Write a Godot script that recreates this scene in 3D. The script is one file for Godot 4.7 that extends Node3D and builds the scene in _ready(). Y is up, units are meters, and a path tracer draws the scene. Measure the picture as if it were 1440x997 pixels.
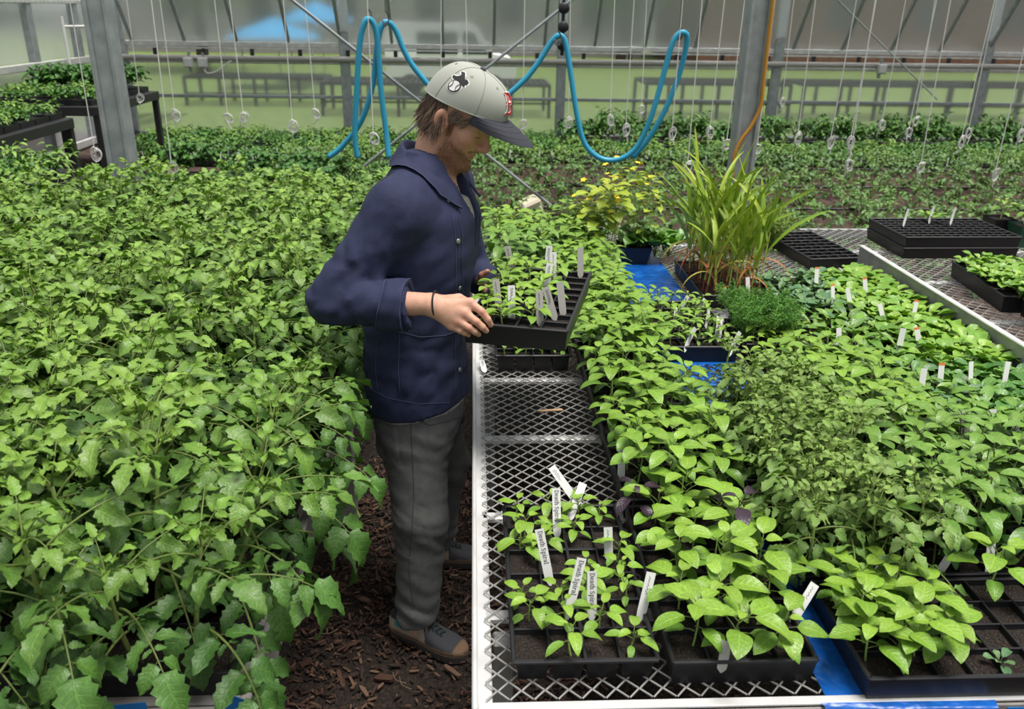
extends Node3D
# A greenhouse: a man holding a flat of pepper seedlings between two benches of young plants.

var rng := RandomNumberGenerator.new()
var M := {}
var cam_o := Vector3(0, 1.93, 0)
var cam_r: Vector3
var cam_u: Vector3
var cam_f: Vector3
const FOCAL := 1180.0
var counts := {}

# ---------------------------------------------------------------- mesh builder
class MB:
	var v := PackedVector3Array()
	var uv := PackedVector2Array()
	var c := PackedColorArray()
	var i := PackedInt32Array()
	var col := Color(1, 1, 1)
	func vert(p: Vector3, u := Vector2.ZERO) -> int:
		v.append(p); uv.append(u); c.append(col)
		return v.size() - 1
	func tri(a: int, b: int, d: int) -> void:
		i.append(a); i.append(b); i.append(d)
	func quad(a: int, b: int, d: int, e: int) -> void:
		i.append(a); i.append(b); i.append(d)
		i.append(a); i.append(d); i.append(e)
	func face(a: Vector3, b: Vector3, d: Vector3, e: Vector3) -> void:
		var n := vert(a, Vector2(0, 0)); vert(b, Vector2(1, 0)); vert(d, Vector2(1, 1)); vert(e, Vector2(0, 1))
		quad(n, n + 1, n + 2, n + 3)
	func mesh() -> ArrayMesh:
		var n := PackedVector3Array()
		n.resize(v.size())
		for k in range(0, i.size(), 3):
			var a := i[k]; var b := i[k + 1]; var d := i[k + 2]
			var x := (v[d] - v[a]).cross(v[b] - v[a])
			n[a] += x; n[b] += x; n[d] += x
		for k in n.size():
			n[k] = n[k].normalized() if n[k].length_squared() > 1e-30 else Vector3.UP
		var arr := []
		arr.resize(Mesh.ARRAY_MAX)
		arr[Mesh.ARRAY_VERTEX] = v; arr[Mesh.ARRAY_NORMAL] = n; arr[Mesh.ARRAY_TEX_UV] = uv
		arr[Mesh.ARRAY_COLOR] = c; arr[Mesh.ARRAY_INDEX] = i
		var m := ArrayMesh.new()
		m.add_surface_from_arrays(Mesh.PRIMITIVE_TRIANGLES, arr)
		return m
	# box with chamfered edges
	func box(ctr: Vector3, size: Vector3, b := 0.0, bas := Basis.IDENTITY) -> void:
		var h := size * 0.5
		b = minf(b, minf(h.x, minf(h.y, h.z)) * 0.6)
		for ax in 3:
			var a1 := (ax + 1) % 3
			var a2 := (ax + 2) % 3
			for s in [-1.0, 1.0]:
				var q := []
				for st in [[-1, -1], [1, -1], [1, 1], [-1, 1]]:
					var p := Vector3.ZERO
					p[ax] = s * h[ax]; p[a1] = st[0] * (h[a1] - b); p[a2] = st[1] * (h[a2] - b)
					q.append(ctr + bas * p)
				if s > 0: face(q[0], q[3], q[2], q[1])
				else: face(q[0], q[1], q[2], q[3])
		if b <= 0.0: return
		for ax in 3:
			var a1 := (ax + 1) % 3
			var a2 := (ax + 2) % 3
			for s1 in [-1.0, 1.0]:
				for s2 in [-1.0, 1.0]:
					var p := [Vector3.ZERO, Vector3.ZERO, Vector3.ZERO, Vector3.ZERO]
					for k in 4:
						var e := -1.0 if k < 2 else 1.0
						var w := Vector3.ZERO
						w[ax] = e * (h[ax] - b)
						if k == 0 or k == 3: w[a1] = s1 * h[a1]; w[a2] = s2 * (h[a2] - b)
						else: w[a1] = s1 * (h[a1] - b); w[a2] = s2 * h[a2]
						p[k] = ctr + bas * w
					if s1 * s2 > 0: face(p[0], p[3], p[2], p[1])
					else: face(p[0], p[1], p[2], p[3])
		for sx in [-1.0, 1.0]:
			for sy in [-1.0, 1.0]:
				for sz in [-1.0, 1.0]:
					var a := vert(ctr + bas * Vector3(sx * h.x, sy * (h.y - b), sz * (h.z - b)))
					var d := vert(ctr + bas * Vector3(sx * (h.x - b), sy * h.y, sz * (h.z - b)))
					var e := vert(ctr + bas * Vector3(sx * (h.x - b), sy * (h.y - b), sz * h.z))
					if sx * sy * sz > 0: tri(a, e, d)
					else: tri(a, d, e)
	func beam(a: Vector3, b: Vector3, w: float, h: float, bev := 0.0, up := Vector3.UP) -> void:
		var d := (b - a)
		var z := d.normalized()
		if absf(z.dot(up)) > 0.99: up = Vector3.RIGHT
		var x := up.cross(z).normalized()
		box((a + b) * 0.5, Vector3(w, h, d.length()), bev, Basis(x, z.cross(x), z))
	func tube(pts: PackedVector3Array, rad: PackedFloat32Array, sides := 6, cap := true, squash := 1.0, ref := Vector3.ZERO) -> void:
		var n := pts.size()
		if n < 2: return
		var base := v.size()
		var side := Vector3.ZERO
		var run := 0.0
		for k in n:
			var t := (pts[mini(k + 1, n - 1)] - pts[maxi(k - 1, 0)])
			t = t.normalized() if t.length() > 1e-9 else Vector3.UP
			if k == 0:
				var r0 := ref if ref != Vector3.ZERO else (Vector3.UP if absf(t.y) < 0.9 else Vector3.RIGHT)
				side = (r0 - t * r0.dot(t)).normalized()
			else:
				run += pts[k].distance_to(pts[k - 1])
				side = (side - t * side.dot(t)).normalized()
			var o := t.cross(side)
			var r := rad[mini(k, rad.size() - 1)]
			for s in sides + 1:
				var a := TAU * s / sides
				vert(pts[k] + (side * cos(a) * squash + o * sin(a)) * r, Vector2(float(s) / sides, run))
		for k in n - 1:
			for s in sides:
				var a := base + k * (sides + 1) + s
				quad(a, a + 1, a + sides + 2, a + sides + 1)
		if cap:
			for e in 2:
				var k0 := 0 if e == 0 else n - 1
				var ctr := vert(pts[k0], Vector2(0.5, run * e))
				for s in sides:
					var a := base + k0 * (sides + 1) + s
					if e == 0: tri(ctr, a + 1, a)
					else: tri(ctr, a, a + 1)
	# profile: Vector2(radius, height) list, lathed round the y axis of xf
	func lathe(prof: PackedVector2Array, sides := 16, xf := Transform3D.IDENTITY) -> void:
		var base := v.size()
		for k in prof.size():
			for s in sides + 1:
				var a := TAU * s / sides
				vert(xf * Vector3(cos(a) * prof[k].x, prof[k].y, sin(a) * prof[k].x), Vector2(float(s) / sides, float(k) / prof.size()))
		for k in prof.size() - 1:
			for s in sides:
				var a := base + k * (sides + 1) + s
				quad(a, a + sides + 1, a + sides + 2, a + 1)
	# flat polygon (in xf's xy plane) with thickness d along z
	func slab(poly: PackedVector2Array, d: float, xf := Transform3D.IDENTITY) -> void:
		var t := Geometry2D.triangulate_polygon(poly)
		for s in [1.0, -1.0]:
			var b := v.size()
			for q in poly: vert(xf * Vector3(q.x, q.y, s * d * 0.5), q)
			for k in range(0, t.size(), 3):
				if s > 0: tri(b + t[k], b + t[k + 1], b + t[k + 2])
				else: tri(b + t[k], b + t[k + 2], b + t[k + 1])
		for k in poly.size():
			var p := poly[k]; var q := poly[(k + 1) % poly.size()]
			face(xf * Vector3(p.x, p.y, d * 0.5), xf * Vector3(q.x, q.y, d * 0.5), xf * Vector3(q.x, q.y, -d * 0.5), xf * Vector3(p.x, p.y, -d * 0.5))
	# grid of points [row][col]
	func grid(rows: Array, flip := false) -> void:
		var base := v.size()
		var nc: int = rows[0].size()
		for r in rows.size():
			for k in nc: vert(rows[r][k], Vector2(float(k) / (nc - 1), float(r) / (rows.size() - 1)))
		for r in rows.size() - 1:
			for k in nc - 1:
				var a := base + r * nc + k
				if flip: quad(a, a + nc, a + nc + 1, a + 1)
				else: quad(a, a + 1, a + nc + 1, a + nc)

# ---------------------------------------------------------------- scene helpers
func numbered(called: String) -> String:
	var n: int = counts.get(called, 0)
	counts[called] = n + 1
	return called if n == 0 else "%s_%03d" % [called, n]

func mi(mesh: Mesh, mat: Material, called: String, parent: Node = null, kind := "") -> MeshInstance3D:
	var o := MeshInstance3D.new()
	o.mesh = mesh
	o.material_override = mat
	if parent == null:
		o.name = numbered(called)
		add_child(o)
	else:
		o.name = called
		parent.add_child(o, true)
	if kind: o.set_meta("kind", kind)
	return o

func thing(called: String, label: String, category: String, at := Vector3.ZERO, turn := 0.0, group := "") -> Node3D:
	var o := Node3D.new()
	o.name = numbered(called)
	add_child(o)
	o.position = at; o.rotation.y = turn
	return tag(o, label, category, group)

func tag(o: Node3D, label: String, category: String, group := "") -> Node3D:
	o.set_meta("label", label); o.set_meta("category", category)
	if group: o.set_meta("group", group)
	return o

func copy(proto: Node3D, called: String, label: String, category: String, group: String, xf: Transform3D) -> Node3D:
	var o: Node3D = proto.duplicate()
	o.name = numbered(called)
	add_child(o)
	o.transform = xf
	return tag(o, label, category, group)

func ray(x: float, y: float) -> Vector3:
	return cam_f + cam_r * ((x - 720.0) / FOCAL) - cam_u * ((y - 498.5) / FOCAL)
func pz(x: float, y: float, z: float) -> Vector3:
	var d := ray(x, y)
	return cam_o + d * ((z - cam_o.z) / d.z)
func py(x: float, y: float, h: float) -> Vector3:
	var d := ray(x, y)
	return cam_o + d * ((h - cam_o.y) / d.y)
func pX(x: float, y: float, wx: float) -> Vector3:
	var d := ray(x, y)
	return cam_o + d * ((wx - cam_o.x) / d.x)

func spline(pts: Array, per := 6) -> PackedVector3Array:
	var out := PackedVector3Array()
	var n := pts.size()
	for k in n - 1:
		var a: Vector3 = pts[maxi(k - 1, 0)]; var b: Vector3 = pts[k]; var c: Vector3 = pts[k + 1]; var d: Vector3 = pts[mini(k + 2, n - 1)]
		for s in per:
			out.append(b.cubic_interpolate(c, a, d, float(s) / per))
	out.append(pts[n - 1])
	return out

func f1(r: float) -> PackedFloat32Array:
	return PackedFloat32Array([r])

func rr(a: float, b: float) -> float:
	return rng.randf_range(a, b)

func ordinal(n: int) -> String:
	var w := ["first", "second", "third", "fourth", "fifth", "sixth", "seventh", "eighth", "ninth", "tenth", "eleventh", "twelfth", "thirteenth", "fourteenth", "fifteenth", "sixteenth", "seventeenth", "eighteenth", "nineteenth", "twentieth"]
	return w[n] if n < w.size() else "%dth" % (n + 1)

# ---------------------------------------------------------------- materials
func lin(r: float, g: float, b: float) -> Color:
	return Color(r, g, b).linear_to_srgb()

func mat(c: Color, rough := 0.8, metal := 0.0, spec := 0.5) -> StandardMaterial3D:
	var m := StandardMaterial3D.new()
	m.albedo_color = c; m.roughness = rough; m.metallic = metal; m.metallic_specular = spec
	return m

func noise_tex(freq: float, stops: Array, sd := 1, size := 256, octaves := 4, kind := FastNoiseLite.TYPE_SIMPLEX_SMOOTH) -> NoiseTexture2D:
	var n := FastNoiseLite.new()
	n.noise_type = kind; n.frequency = freq; n.fractal_octaves = octaves; n.seed = sd
	var t := NoiseTexture2D.new()
	t.width = size; t.height = size; t.seamless = true; t.noise = n
	if stops.size():
		var g := Gradient.new()
		var off := PackedFloat32Array(); var cols := PackedColorArray()
		for s in stops: off.append(s[0]); cols.append(s[1])
		g.offsets = off; g.colors = cols
		t.color_ramp = g
	return t

func tri_mat(tex: Texture2D, scale: float, rough := 0.9, bump: Texture2D = null, bump_cm := 0.2, world := true) -> StandardMaterial3D:
	var m := mat(Color.WHITE, rough)
	m.albedo_texture = tex
	m.uv1_triplanar = true; m.uv1_world_triplanar = world; m.uv1_scale = Vector3.ONE * scale
	if bump:
		m.heightmap_enabled = true; m.heightmap_texture = bump; m.heightmap_scale = bump_cm
	return m

func leaf_texture(lobes: float, contrast: float) -> ImageTexture:
	# veins run out from the midrib: u along the leaf, v across it
	var w := 128; var h := 128
	var im := Image.create(w, h, false, Image.FORMAT_RGB8)
	var n := FastNoiseLite.new(); n.frequency = 0.05; n.seed = 5
	for y in h:
		var s := absf((y + 0.5) / h - 0.5) * 2.0
		for x in w:
			var u := (x + 0.5) / w
			var k := 0.0
			k = maxf(k, 1.0 - smoothstep(0.02, 0.075, s))
			var ph := fposmod((u - s * 0.22) * lobes, 1.0)
			k = maxf(k, (1.0 - smoothstep(0.0, 0.13, absf(ph - 0.5))) * (1.0 - s * 0.6) * 0.75)
			var g := 0.86 + n.get_noise_2d(x, y) * 0.10 + k * contrast
			im.set_pixel(x, y, Color(clampf(g * (1.0 + k * 0.08), 0, 1), clampf(g, 0, 1), clampf(g * (1.0 + k * 0.06), 0, 1)))
	return ImageTexture.create_from_image(im)

func make_materials() -> void:
	var lt := leaf_texture(7.0, 0.13)
	var lf := StandardMaterial3D.new()
	lf.albedo_texture = lt; lf.vertex_color_use_as_albedo = true
	lf.roughness = 0.36; lf.metallic_specular = 0.5
	lf.backlight_enabled = true; lf.backlight = Color(0.5, 0.55, 0.3)
	lf.heightmap_enabled = true; lf.heightmap_texture = lt; lf.heightmap_scale = 0.35; lf.heightmap_flip_texture = true
	M.leaf = lf
	var lm: StandardMaterial3D = lf.duplicate()
	lm.roughness = 0.45; lm.metallic_specular = 0.5; lm.backlight = Color(0.42, 0.46, 0.25)
	M.leaf_matte = lm
	var st := mat(Color.WHITE, 0.6); st.vertex_color_use_as_albedo = true
	M.stem = st
	M.vc = st
	var dirt := noise_tex(0.035, [[0.0, lin(.010, .007, .005)], [0.45, lin(.028, .018, .012)], [0.7, lin(.05, .032, .022)], [1.0, lin(.085, .055, .038)]], 3, 512, 5)
	M.soil = tri_mat(dirt, 2.2, 0.95, noise_tex(0.05, [], 8, 512, 5), 2.5)
	var rear := noise_tex(0.03, [[0.0, lin(.03, .018, .013)], [0.5, lin(.075, .045, .034)], [1.0, lin(.15, .095, .072)]], 4, 512, 5)
	M.rear_soil = tri_mat(rear, 0.7, 0.95, noise_tex(0.05, [], 9, 512, 5), 5.0)
	var pot := noise_tex(0.09, [[0.0, lin(.008, .005, .0035)], [0.5, lin(.018, .0115, .0075)], [0.72, lin(.036, .023, .015)], [0.9, lin(.09, .062, .042)], [1.0, lin(.4, .36, .3)]], 12, 256, 3)
	M.potting = tri_mat(pot, 6.0, 0.95, noise_tex(0.08, [], 10, 256, 4), 1.2)
	var chip := mat(Color.WHITE, 0.85); chip.vertex_color_use_as_albedo = true
	chip.albedo_texture = noise_tex(0.02, [[0, Color(.6, .6, .6)], [1, Color(1, 1, 1)]], 6, 128)
	M.chip = chip
	M.black_plastic = mat(lin(.011, .011, .013), 0.42, 0.0, 0.5)
	M.black_matte = mat(lin(.014, .014, .016), 0.62)
	M.black_metal = mat(lin(.02, .02, .022), 0.5)
	var galv := noise_tex(0.02, [[0, lin(.27, .30, .31)], [1, lin(.42, .45, .46)]], 14, 256)
	M.galv = tri_mat(galv, 1.5, 0.5); M.galv.metallic = 0.35
	M.alu = tri_mat(noise_tex(0.015, [[0, lin(.52, .52, .52)], [1, lin(.72, .72, .71)]], 15, 256), 2.0, 0.45); M.alu.metallic = 0.25
	M.alu_panel = tri_mat(noise_tex(0.02, [[0, lin(.28, .28, .28)], [1, lin(.40, .40, .39)]], 16, 256), 2.0, 0.5); M.alu_panel.metallic = 0.3
	M.rail_face = tri_mat(noise_tex(0.02, [[0, lin(.20, .185, .175)], [1, lin(.33, .31, .29)]], 17, 256), 3.0, 0.6)
	M.wire = mat(lin(.42, .42, .40), 0.45, 0.4)
	M.white_paint = mat(lin(.75, .75, .73), 0.5)
	M.twine = mat(lin(.72, .72, .70), 0.8)
	M.tag = mat(lin(.78, .78, .77), 0.5)
	M.tag_grey = mat(lin(.42, .41, .38), 0.6)
	M.ink = mat(lin(.015, .015, .02), 0.7)
	M.hose = mat(lin(.03, .33, .52), 0.4)
	M.blue_film = tri_mat(noise_tex(0.012, [[0, lin(.004, .075, .33)], [0.7, lin(.008, .11, .45)], [1, lin(.03, .18, .55)]], 21, 256), 3.0, 0.3, noise_tex(0.02, [], 23, 256, 3), 0.5)
	M.blue_dirty = tri_mat(noise_tex(0.022, [[0, lin(.02, .02, .02)], [0.42, lin(.02, .025, .03)], [0.5, lin(.006, .08, .33)], [1, lin(.04, .22, .6)]], 22, 512, 5), 3.5, 0.3, noise_tex(0.03, [], 24, 256, 4), 0.8)
	M.blue_tape = mat(lin(.01, .17, .50), 0.5)
	M.cable_yellow = mat(lin(.50, .23, .02), 0.5)
	M.cream = mat(lin(.55, .50, .38), 0.6)
	# twin-wall polycarbonate: frosted, you see the outdoors through it as blurred shapes
	var pc := mat(Color(0.95, 0.96, 0.96, 0.16), 0.17)
	pc.refraction_enabled = true; pc.refraction_scale = 0.008
	M.poly = pc
	var pu := mat(Color(0.95, 0.96, 0.97, 0.27), 0.17)
	pu.refraction_enabled = true; pu.refraction_scale = 0.012
	M.poly_ribbed = pu
	M.grass = tri_mat(noise_tex(0.03, [[0, lin(.09, .15, .03)], [1, lin(.20, .27, .075)]], 31, 256), 0.4)
	M.brick = tri_mat(noise_tex(0.04, [[0, lin(.16, .075, .055)], [1, lin(.27, .14, .10)]], 32, 256), 0.5)
	M.siding = mat(lin(.36, .33, .33), 0.8)
	M.roof = mat(lin(.12, .11, .115), 0.8)
	M.dark_glass = mat(lin(.05, .06, .07), 0.1)
	M.van = mat(lin(.80, .81, .82), 0.3)
	M.tyre = mat(lin(.02, .02, .02), 0.8)
	M.tarp = mat(lin(.05, .38, .72), 0.5)

func _ready() -> void:
	rng.seed = 20240517
	# ---- camera
	var pitch := deg_to_rad(22.4); var yaw := deg_to_rad(2.8); var roll := deg_to_rad(0.9)
	cam_f = Vector3(sin(yaw) * cos(pitch), -sin(pitch), -cos(yaw) * cos(pitch))
	var r0 := Vector3(cos(yaw), 0, sin(yaw))
	var u0 := r0.cross(cam_f)
	cam_r = r0 * cos(roll) + u0 * sin(roll)
	cam_u = u0 * cos(roll) - r0 * sin(roll)
	var cam := Camera3D.new()
	cam.name = "camera"
	cam.transform = Transform3D(Basis(cam_r, cam_u, -cam_f), cam_o)
	var lens := CameraAttributesPhysical.new()
	lens.frustum_focal_length = 12.0 / tan(atan(498.5 / FOCAL))
	lens.frustum_focus_distance = 2.4
	lens.exposure_aperture = 5.6
	add_child(cam)
	cam.attributes = lens
	cam.fov = rad_to_deg(2.0 * atan(498.5 / FOCAL))
	cam.current = true
	# ---- sky: even overcast, brighter overhead
	var env := Environment.new()
	var sm := ProceduralSkyMaterial.new()
	sm.sky_top_color = lin(.95, .97, 1.0); sm.sky_horizon_color = lin(.64, .65, .66); sm.sky_curve = 0.35
	sm.ground_bottom_color = lin(.12, .13, .10); sm.ground_horizon_color = lin(.30, .31, .29)
	sm.sky_energy_multiplier = 0.85
	var sky := Sky.new(); sky.sky_material = sm
	env.sky = sky; env.background_mode = Environment.BG_SKY
	env.tonemap_mode = Environment.TONE_MAPPER_LINEAR
	env.tonemap_exposure = 1.04
	env.sdfgi_enabled = true; env.ssao_enabled = true; env.ssil_enabled = true
	var we := WorldEnvironment.new(); we.name = "environment"; we.environment = env
	add_child(we)
	# ---- veiled sun behind thin cloud, high and a little to the right
	var sun := DirectionalLight3D.new()
	sun.name = "veiled_sun"
	sun.light_energy = 1.5; sun.light_angular_distance = 28.0; sun.shadow_enabled = true
	sun.light_color = Color(1.0, 0.98, 0.95)
	sun.sky_mode = DirectionalLight3D.SKY_MODE_LIGHT_ONLY
	add_child(sun)
	sun.look_at_from_position(Vector3(2.0, 9.0, 1.0), Vector3.ZERO, Vector3.FORWARD)
	make_materials()
	build_ground()
	build_greenhouse()
	build_outside()
	build_benches()
	build_stage2()
	build_stage3()
	build_stage4()

const WALL_Z := -14.3
const WALL_X := -5.58

func chip_mesh(L: float, W: float, T: float, col: Color, sd: int) -> ArrayMesh:
	var r := RandomNumberGenerator.new(); r.seed = sd
	var mb := MB.new(); mb.col = col
	var poly := PackedVector2Array()
	var n := 7
	for k in n:
		var a := TAU * k / n
		poly.append(Vector2(signf(cos(a)) * pow(absf(cos(a)), 0.5) * L * 0.5 * r.randf_range(0.7, 1.1), signf(sin(a)) * pow(absf(sin(a)), 0.6) * W * 0.5 * r.randf_range(0.55, 1.15)))
	mb.slab(poly, T, Transform3D(Basis(Vector3.RIGHT, Vector3.BACK, Vector3.DOWN), Vector3.ZERO))
	return mb.mesh()

func build_ground() -> void:
	# one floor: dark trodden soil in the aisle, browner beds behind
	var mb := MB.new()
	var rows := []
	var n := FastNoiseLite.new(); n.frequency = 1.6; n.seed = 3
	for r in 60:
		var row := []
		for k in 60:
			var x := -1.6 + 3.9 * k / 59.0
			var z := 0.3 - 5.3 * r / 59.0
			row.append(Vector3(x, n.get_noise_2d(x, z) * 0.014 - 0.008, z))
		rows.append(row)
	mb.grid(rows)
	var floor_o := mi(mb.mesh(), M.soil, "floor", null, "structure")
	var mr := MB.new()
	mr.box(Vector3(2.0, -0.12, -6.5), Vector3(24.0, 0.2, 15.6))
	mi(mr.mesh(), M.rear_soil, "ground_base", floor_o)
	# raised rows of the rear beds
	for k in 5:
		var z0 := -6.1 - k * 1.15
		var mm := MB.new()
		var rw := []
		for r in 9:
			var row := []
			var t := r / 8.0
			for s in 46:
				var x := -2.6 + 11.6 * s / 45.0
				row.append(Vector3(x, sin(t * PI) * 0.10 + n.get_noise_2d(x * 3.0, r * 0.6 + k * 9.0) * 0.03 - 0.02, z0 - (t - 0.5) * 1.1))
			rw.append(row)
		mm.grid(rw)
		mi(mm.mesh(), M.rear_soil, "soil_ridge", floor_o)
	# bark mulch: the biggest chips of the aisle one by one, the rest as stuff
	var cols := [Color(.11, .050, .031), Color(.065, .033, .022), Color(.16, .080, .048), Color(.25, .145, .088), Color(.042, .024, .017)]
	var meshes := []
	for k in 10:
		meshes.append(chip_mesh(rr(0.03, 0.06), rr(0.009, 0.016), rr(0.004, 0.009), cols[k % 5], 100 + k))
	for k in 250:
		var o := mi(meshes[k % 10], M.chip, "wood_chip", floor_o)
		var x := rr(-0.55, 0.02); var z := rr(-3.3, -1.15)
		o.position = Vector3(x, 0.006 + rr(0, 0.008), z)
		o.rotation = Vector3(rr(-0.35, 0.35), rr(0, TAU), rr(-0.35, 0.35))
		o.scale = Vector3.ONE * (rr(0.6, 1.2) if k % 9 else rr(1.4, 2.0))
	for v in 5:
		var mm := MultiMesh.new()
		mm.transform_format = MultiMesh.TRANSFORM_3D
		mm.mesh = chip_mesh(0.030, 0.0095, 0.004, cols[v], 40 + v)
		mm.instance_count = 2600
		for k in 2600:
			var near := k < 1500
			var p := Vector3(rr(-0.6, 0.4) if near else rr(-0.6, 2.2), 0.003 + rr(0, 0.008), rr(-3.4, -1.0) if near else rr(-5.6, -1.0))
			# a trodden bare patch where the man stands
			if near and p.x > -0.42 and p.x < -0.02 and p.z > -2.12 and rng.randf() < 0.72: p.y -= 0.05
			var b := Basis.from_euler(Vector3(rr(-0.45, 0.45), rr(0, TAU), rr(-0.45, 0.45))).scaled(Vector3.ONE * rr(0.35, 1.1))
			mm.set_instance_transform(k, Transform3D(b, p))
		var o := MultiMeshInstance3D.new()
		o.name = "bark_mulch"; o.multimesh = mm; o.material_override = M.chip
		o.set_meta("kind", "stuff")
		floor_o.add_child(o, true)
	# straws and pale splinters
	for k in 26:
		var a := Vector3(rr(-0.5, 0.0), 0.012, rr(-3.0, -1.2))
		var d := Vector3(rr(-1, 1), 0, rr(-1, 1)).normalized() * rr(0.03, 0.08)
		var mt := MB.new(); mt.col = Color(.34, .24, .15)
		mt.tube(spline([a, a + d * 0.5 + Vector3(d.z, 0, -d.x) * 0.2, a + d], 3), f1(0.0011), 4)
		mi(mt.mesh(), M.vc, "straw", floor_o)

func build_greenhouse() -> void:
	# ---- interior steel posts
	var spots := [[pz(175, 235, -5.2), "galvanised steel post rising behind the tomato bench on the left"], [pz(1042, 225, -5.35), "galvanised steel post behind the corn seedlings with an orange cord"]]
	for s in spots:
		var t := thing("steel_post", s[1], "post", Vector3(s[0].x, 0, s[0].z), 0, "interior posts")
		var mb := MB.new()
		# rolled channel: a box with a lip and a groove on the front face
		mb.box(Vector3(0, 1.6, 0), Vector3(0.145, 3.3, 0.11), 0.012)
		mi(mb.mesh(), M.galv, "post_body", t)
		for sx in [-1, 1]:
			var m2 := MB.new()
			m2.box(Vector3(sx * 0.055, 1.6, 0.062), Vector3(0.028, 3.3, 0.02), 0.006)
			mi(m2.mesh(), M.galv, "post_lip", t)
		var m3 := MB.new(); m3.box(Vector3(0, 0.01, 0), Vector3(0.24, 0.02, 0.2), 0.004)
		mi(m3.mesh(), M.galv, "base_plate", t)
	var rp: Vector3 = spots[1][0]
	var mc := MB.new()
	var cz := rp.z + 0.09
	mc.tube(spline([pz(1090, -40, cz), pz(1087, 0, cz), pz(1080, 60, cz), pz(1073, 120, cz), pz(1070, 148, cz), pz(1058, 175, cz), pz(1042, 198, cz), pz(1032, 222, cz), pz(1030, 250, cz)], 5), f1(0.012), 6)
	tag(mi(mc.mesh(), M.cable_yellow, "extension_cord"), "orange power cord running down the steel post by the corn", "cord")

	# ---- back wall: sill wall, clear lower glazing, rail, out-swung frosted vents above
	var wall := Node3D.new(); wall.name = "wall_back"; add_child(wall); wall.set_meta("kind", "structure")
	var x0 := WALL_X; var x1 := 13.0
	var sill := MB.new(); sill.box(Vector3((x0 + x1) / 2, -0.06, WALL_Z), Vector3(x1 - x0, 0.12, 0.14), 0.01)
	mi(sill.mesh(), M.galv, "sill", wall)
	var k := 0
	for px_ in [-5.5, -2.04, 1.42, 4.95, 8.43, 11.9]:
		var mb := MB.new(); mb.box(Vector3(px_, 1.7, WALL_Z + 0.05), Vector3(0.15, 3.4, 0.10), 0.012)
		mi(mb.mesh(), M.galv, "wall_post", wall)
		k += 1
	for r in [[0.545, 0.05, 0.05], [1.335, 0.075, 0.06], [1.27, 0.03, 0.05], [1.07, 0.05, 0.05]]:
		var mb := MB.new(); mb.box(Vector3((x0 + x1) / 2, r[0] + 0.015, WALL_Z + 0.03), Vector3(x1 - x0, r[1], r[2]), 0.006)
		mi(mb.mesh(), M.galv if r[0] < 1.0 else M.alu, "rail", wall)
	# roll-up pipe hung under the rail
	var pm := MB.new()
	pm.tube(PackedVector3Array([Vector3(x0 + 0.1, 1.14, WALL_Z + 0.13), Vector3(x1, 1.17, WALL_Z + 0.13)]), f1(0.045), 12)
	mi(pm.mesh(), mat(lin(.36, .35, .33), 0.5), "roll_up_pipe", wall)
	for s in 24:
		var mb := MB.new(); mb.box(Vector3(x0 + 0.6 + s * 0.75, 1.235, WALL_Z + 0.10), Vector3(0.06, 0.10, 0.05), 0.008)
		mi(mb.mesh(), M.black_metal, "bracket", wall)
	for s in 6:
		var a := x0 + 0.06 + s * 3.47; var b := minf(a + 3.43, x1)
		for q in [[0.0, 0.53], [0.57, 1.06]]:
			var mb := MB.new(); mb.box(Vector3((a + b) / 2, (q[0] + q[1]) / 2, WALL_Z - 0.02), Vector3(b - a, q[1] - q[0], 0.008))
			mi(mb.mesh(), M.poly, "glazing_panel", wall)
	# vent: bottom edge swung outwards, ribs every 0.8 m
	var vb := Vector3(0, 1.36, WALL_Z + 0.0)
	var dir := Vector3(0, sin(deg_to_rad(55)), cos(deg_to_rad(55)))
	var ribs := 24
	for s in ribs:
		var xx := -5.34 + s * 0.81
		var mb := MB.new(); mb.beam(Vector3(xx, vb.y, vb.z), Vector3(xx, vb.y, vb.z) + dir * 2.2, 0.045, 0.05, 0.006, Vector3.RIGHT)
		mi(mb.mesh(), M.galv, "vent_rib", wall)
		if s < ribs - 1:
			var mp := MB.new()
			mp.beam(Vector3(xx + 0.405, vb.y + 0.02, vb.z - 0.03), Vector3(xx + 0.405, vb.y + 0.02, vb.z - 0.03) + dir * 2.2, 0.008, 0.765, 0.0, Vector3.RIGHT)
			mi(mp.mesh(), M.poly_ribbed, "vent_panel", wall)
	# ---- left wall
	var lw := Node3D.new(); lw.name = "wall_left"; add_child(lw); lw.set_meta("kind", "structure")
	for z in [-11.57, -12.88, -14.2, -10.2, -8.9, -7.6]:
		var mb := MB.new(); mb.box(Vector3(WALL_X, 1.7, z), Vector3(0.10, 3.4, 0.13), 0.01)
		mi(mb.mesh(), M.galv, "wall_post", lw)
	for r in [[1.165, 0.09], [1.93, 0.05], [0.06, 0.1]]:
		var mb := MB.new(); mb.box(Vector3(WALL_X + 0.03, r[0], -10.6), Vector3(0.06, r[1], 7.4), 0.008)
		mi(mb.mesh(), M.alu, "rail", lw)
	for s in 6:
		for q in [[0.1, 1.12], [1.21, 1.90], [1.96, 3.2]]:
			var mb := MB.new(); mb.box(Vector3(WALL_X - 0.05, (q[0] + q[1]) / 2, -7.0 - s * 1.31 + 0.05), Vector3(0.008, q[1] - q[0], 1.29))
			mi(mb.mesh(), M.poly_ribbed, "glazing_panel", lw)
	var wp := MB.new()
	wp.tube(PackedVector3Array([Vector3(WALL_X + 0.12, 0.5, -12.25), Vector3(WALL_X + 0.12, 1.75, -12.25)]), f1(0.022), 8)
	wp.tube(PackedVector3Array([Vector3(WALL_X + 0.12, 1.62, -12.25), Vector3(WALL_X + 0.12, 1.60, -13.9)]), f1(0.018), 8)
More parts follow.
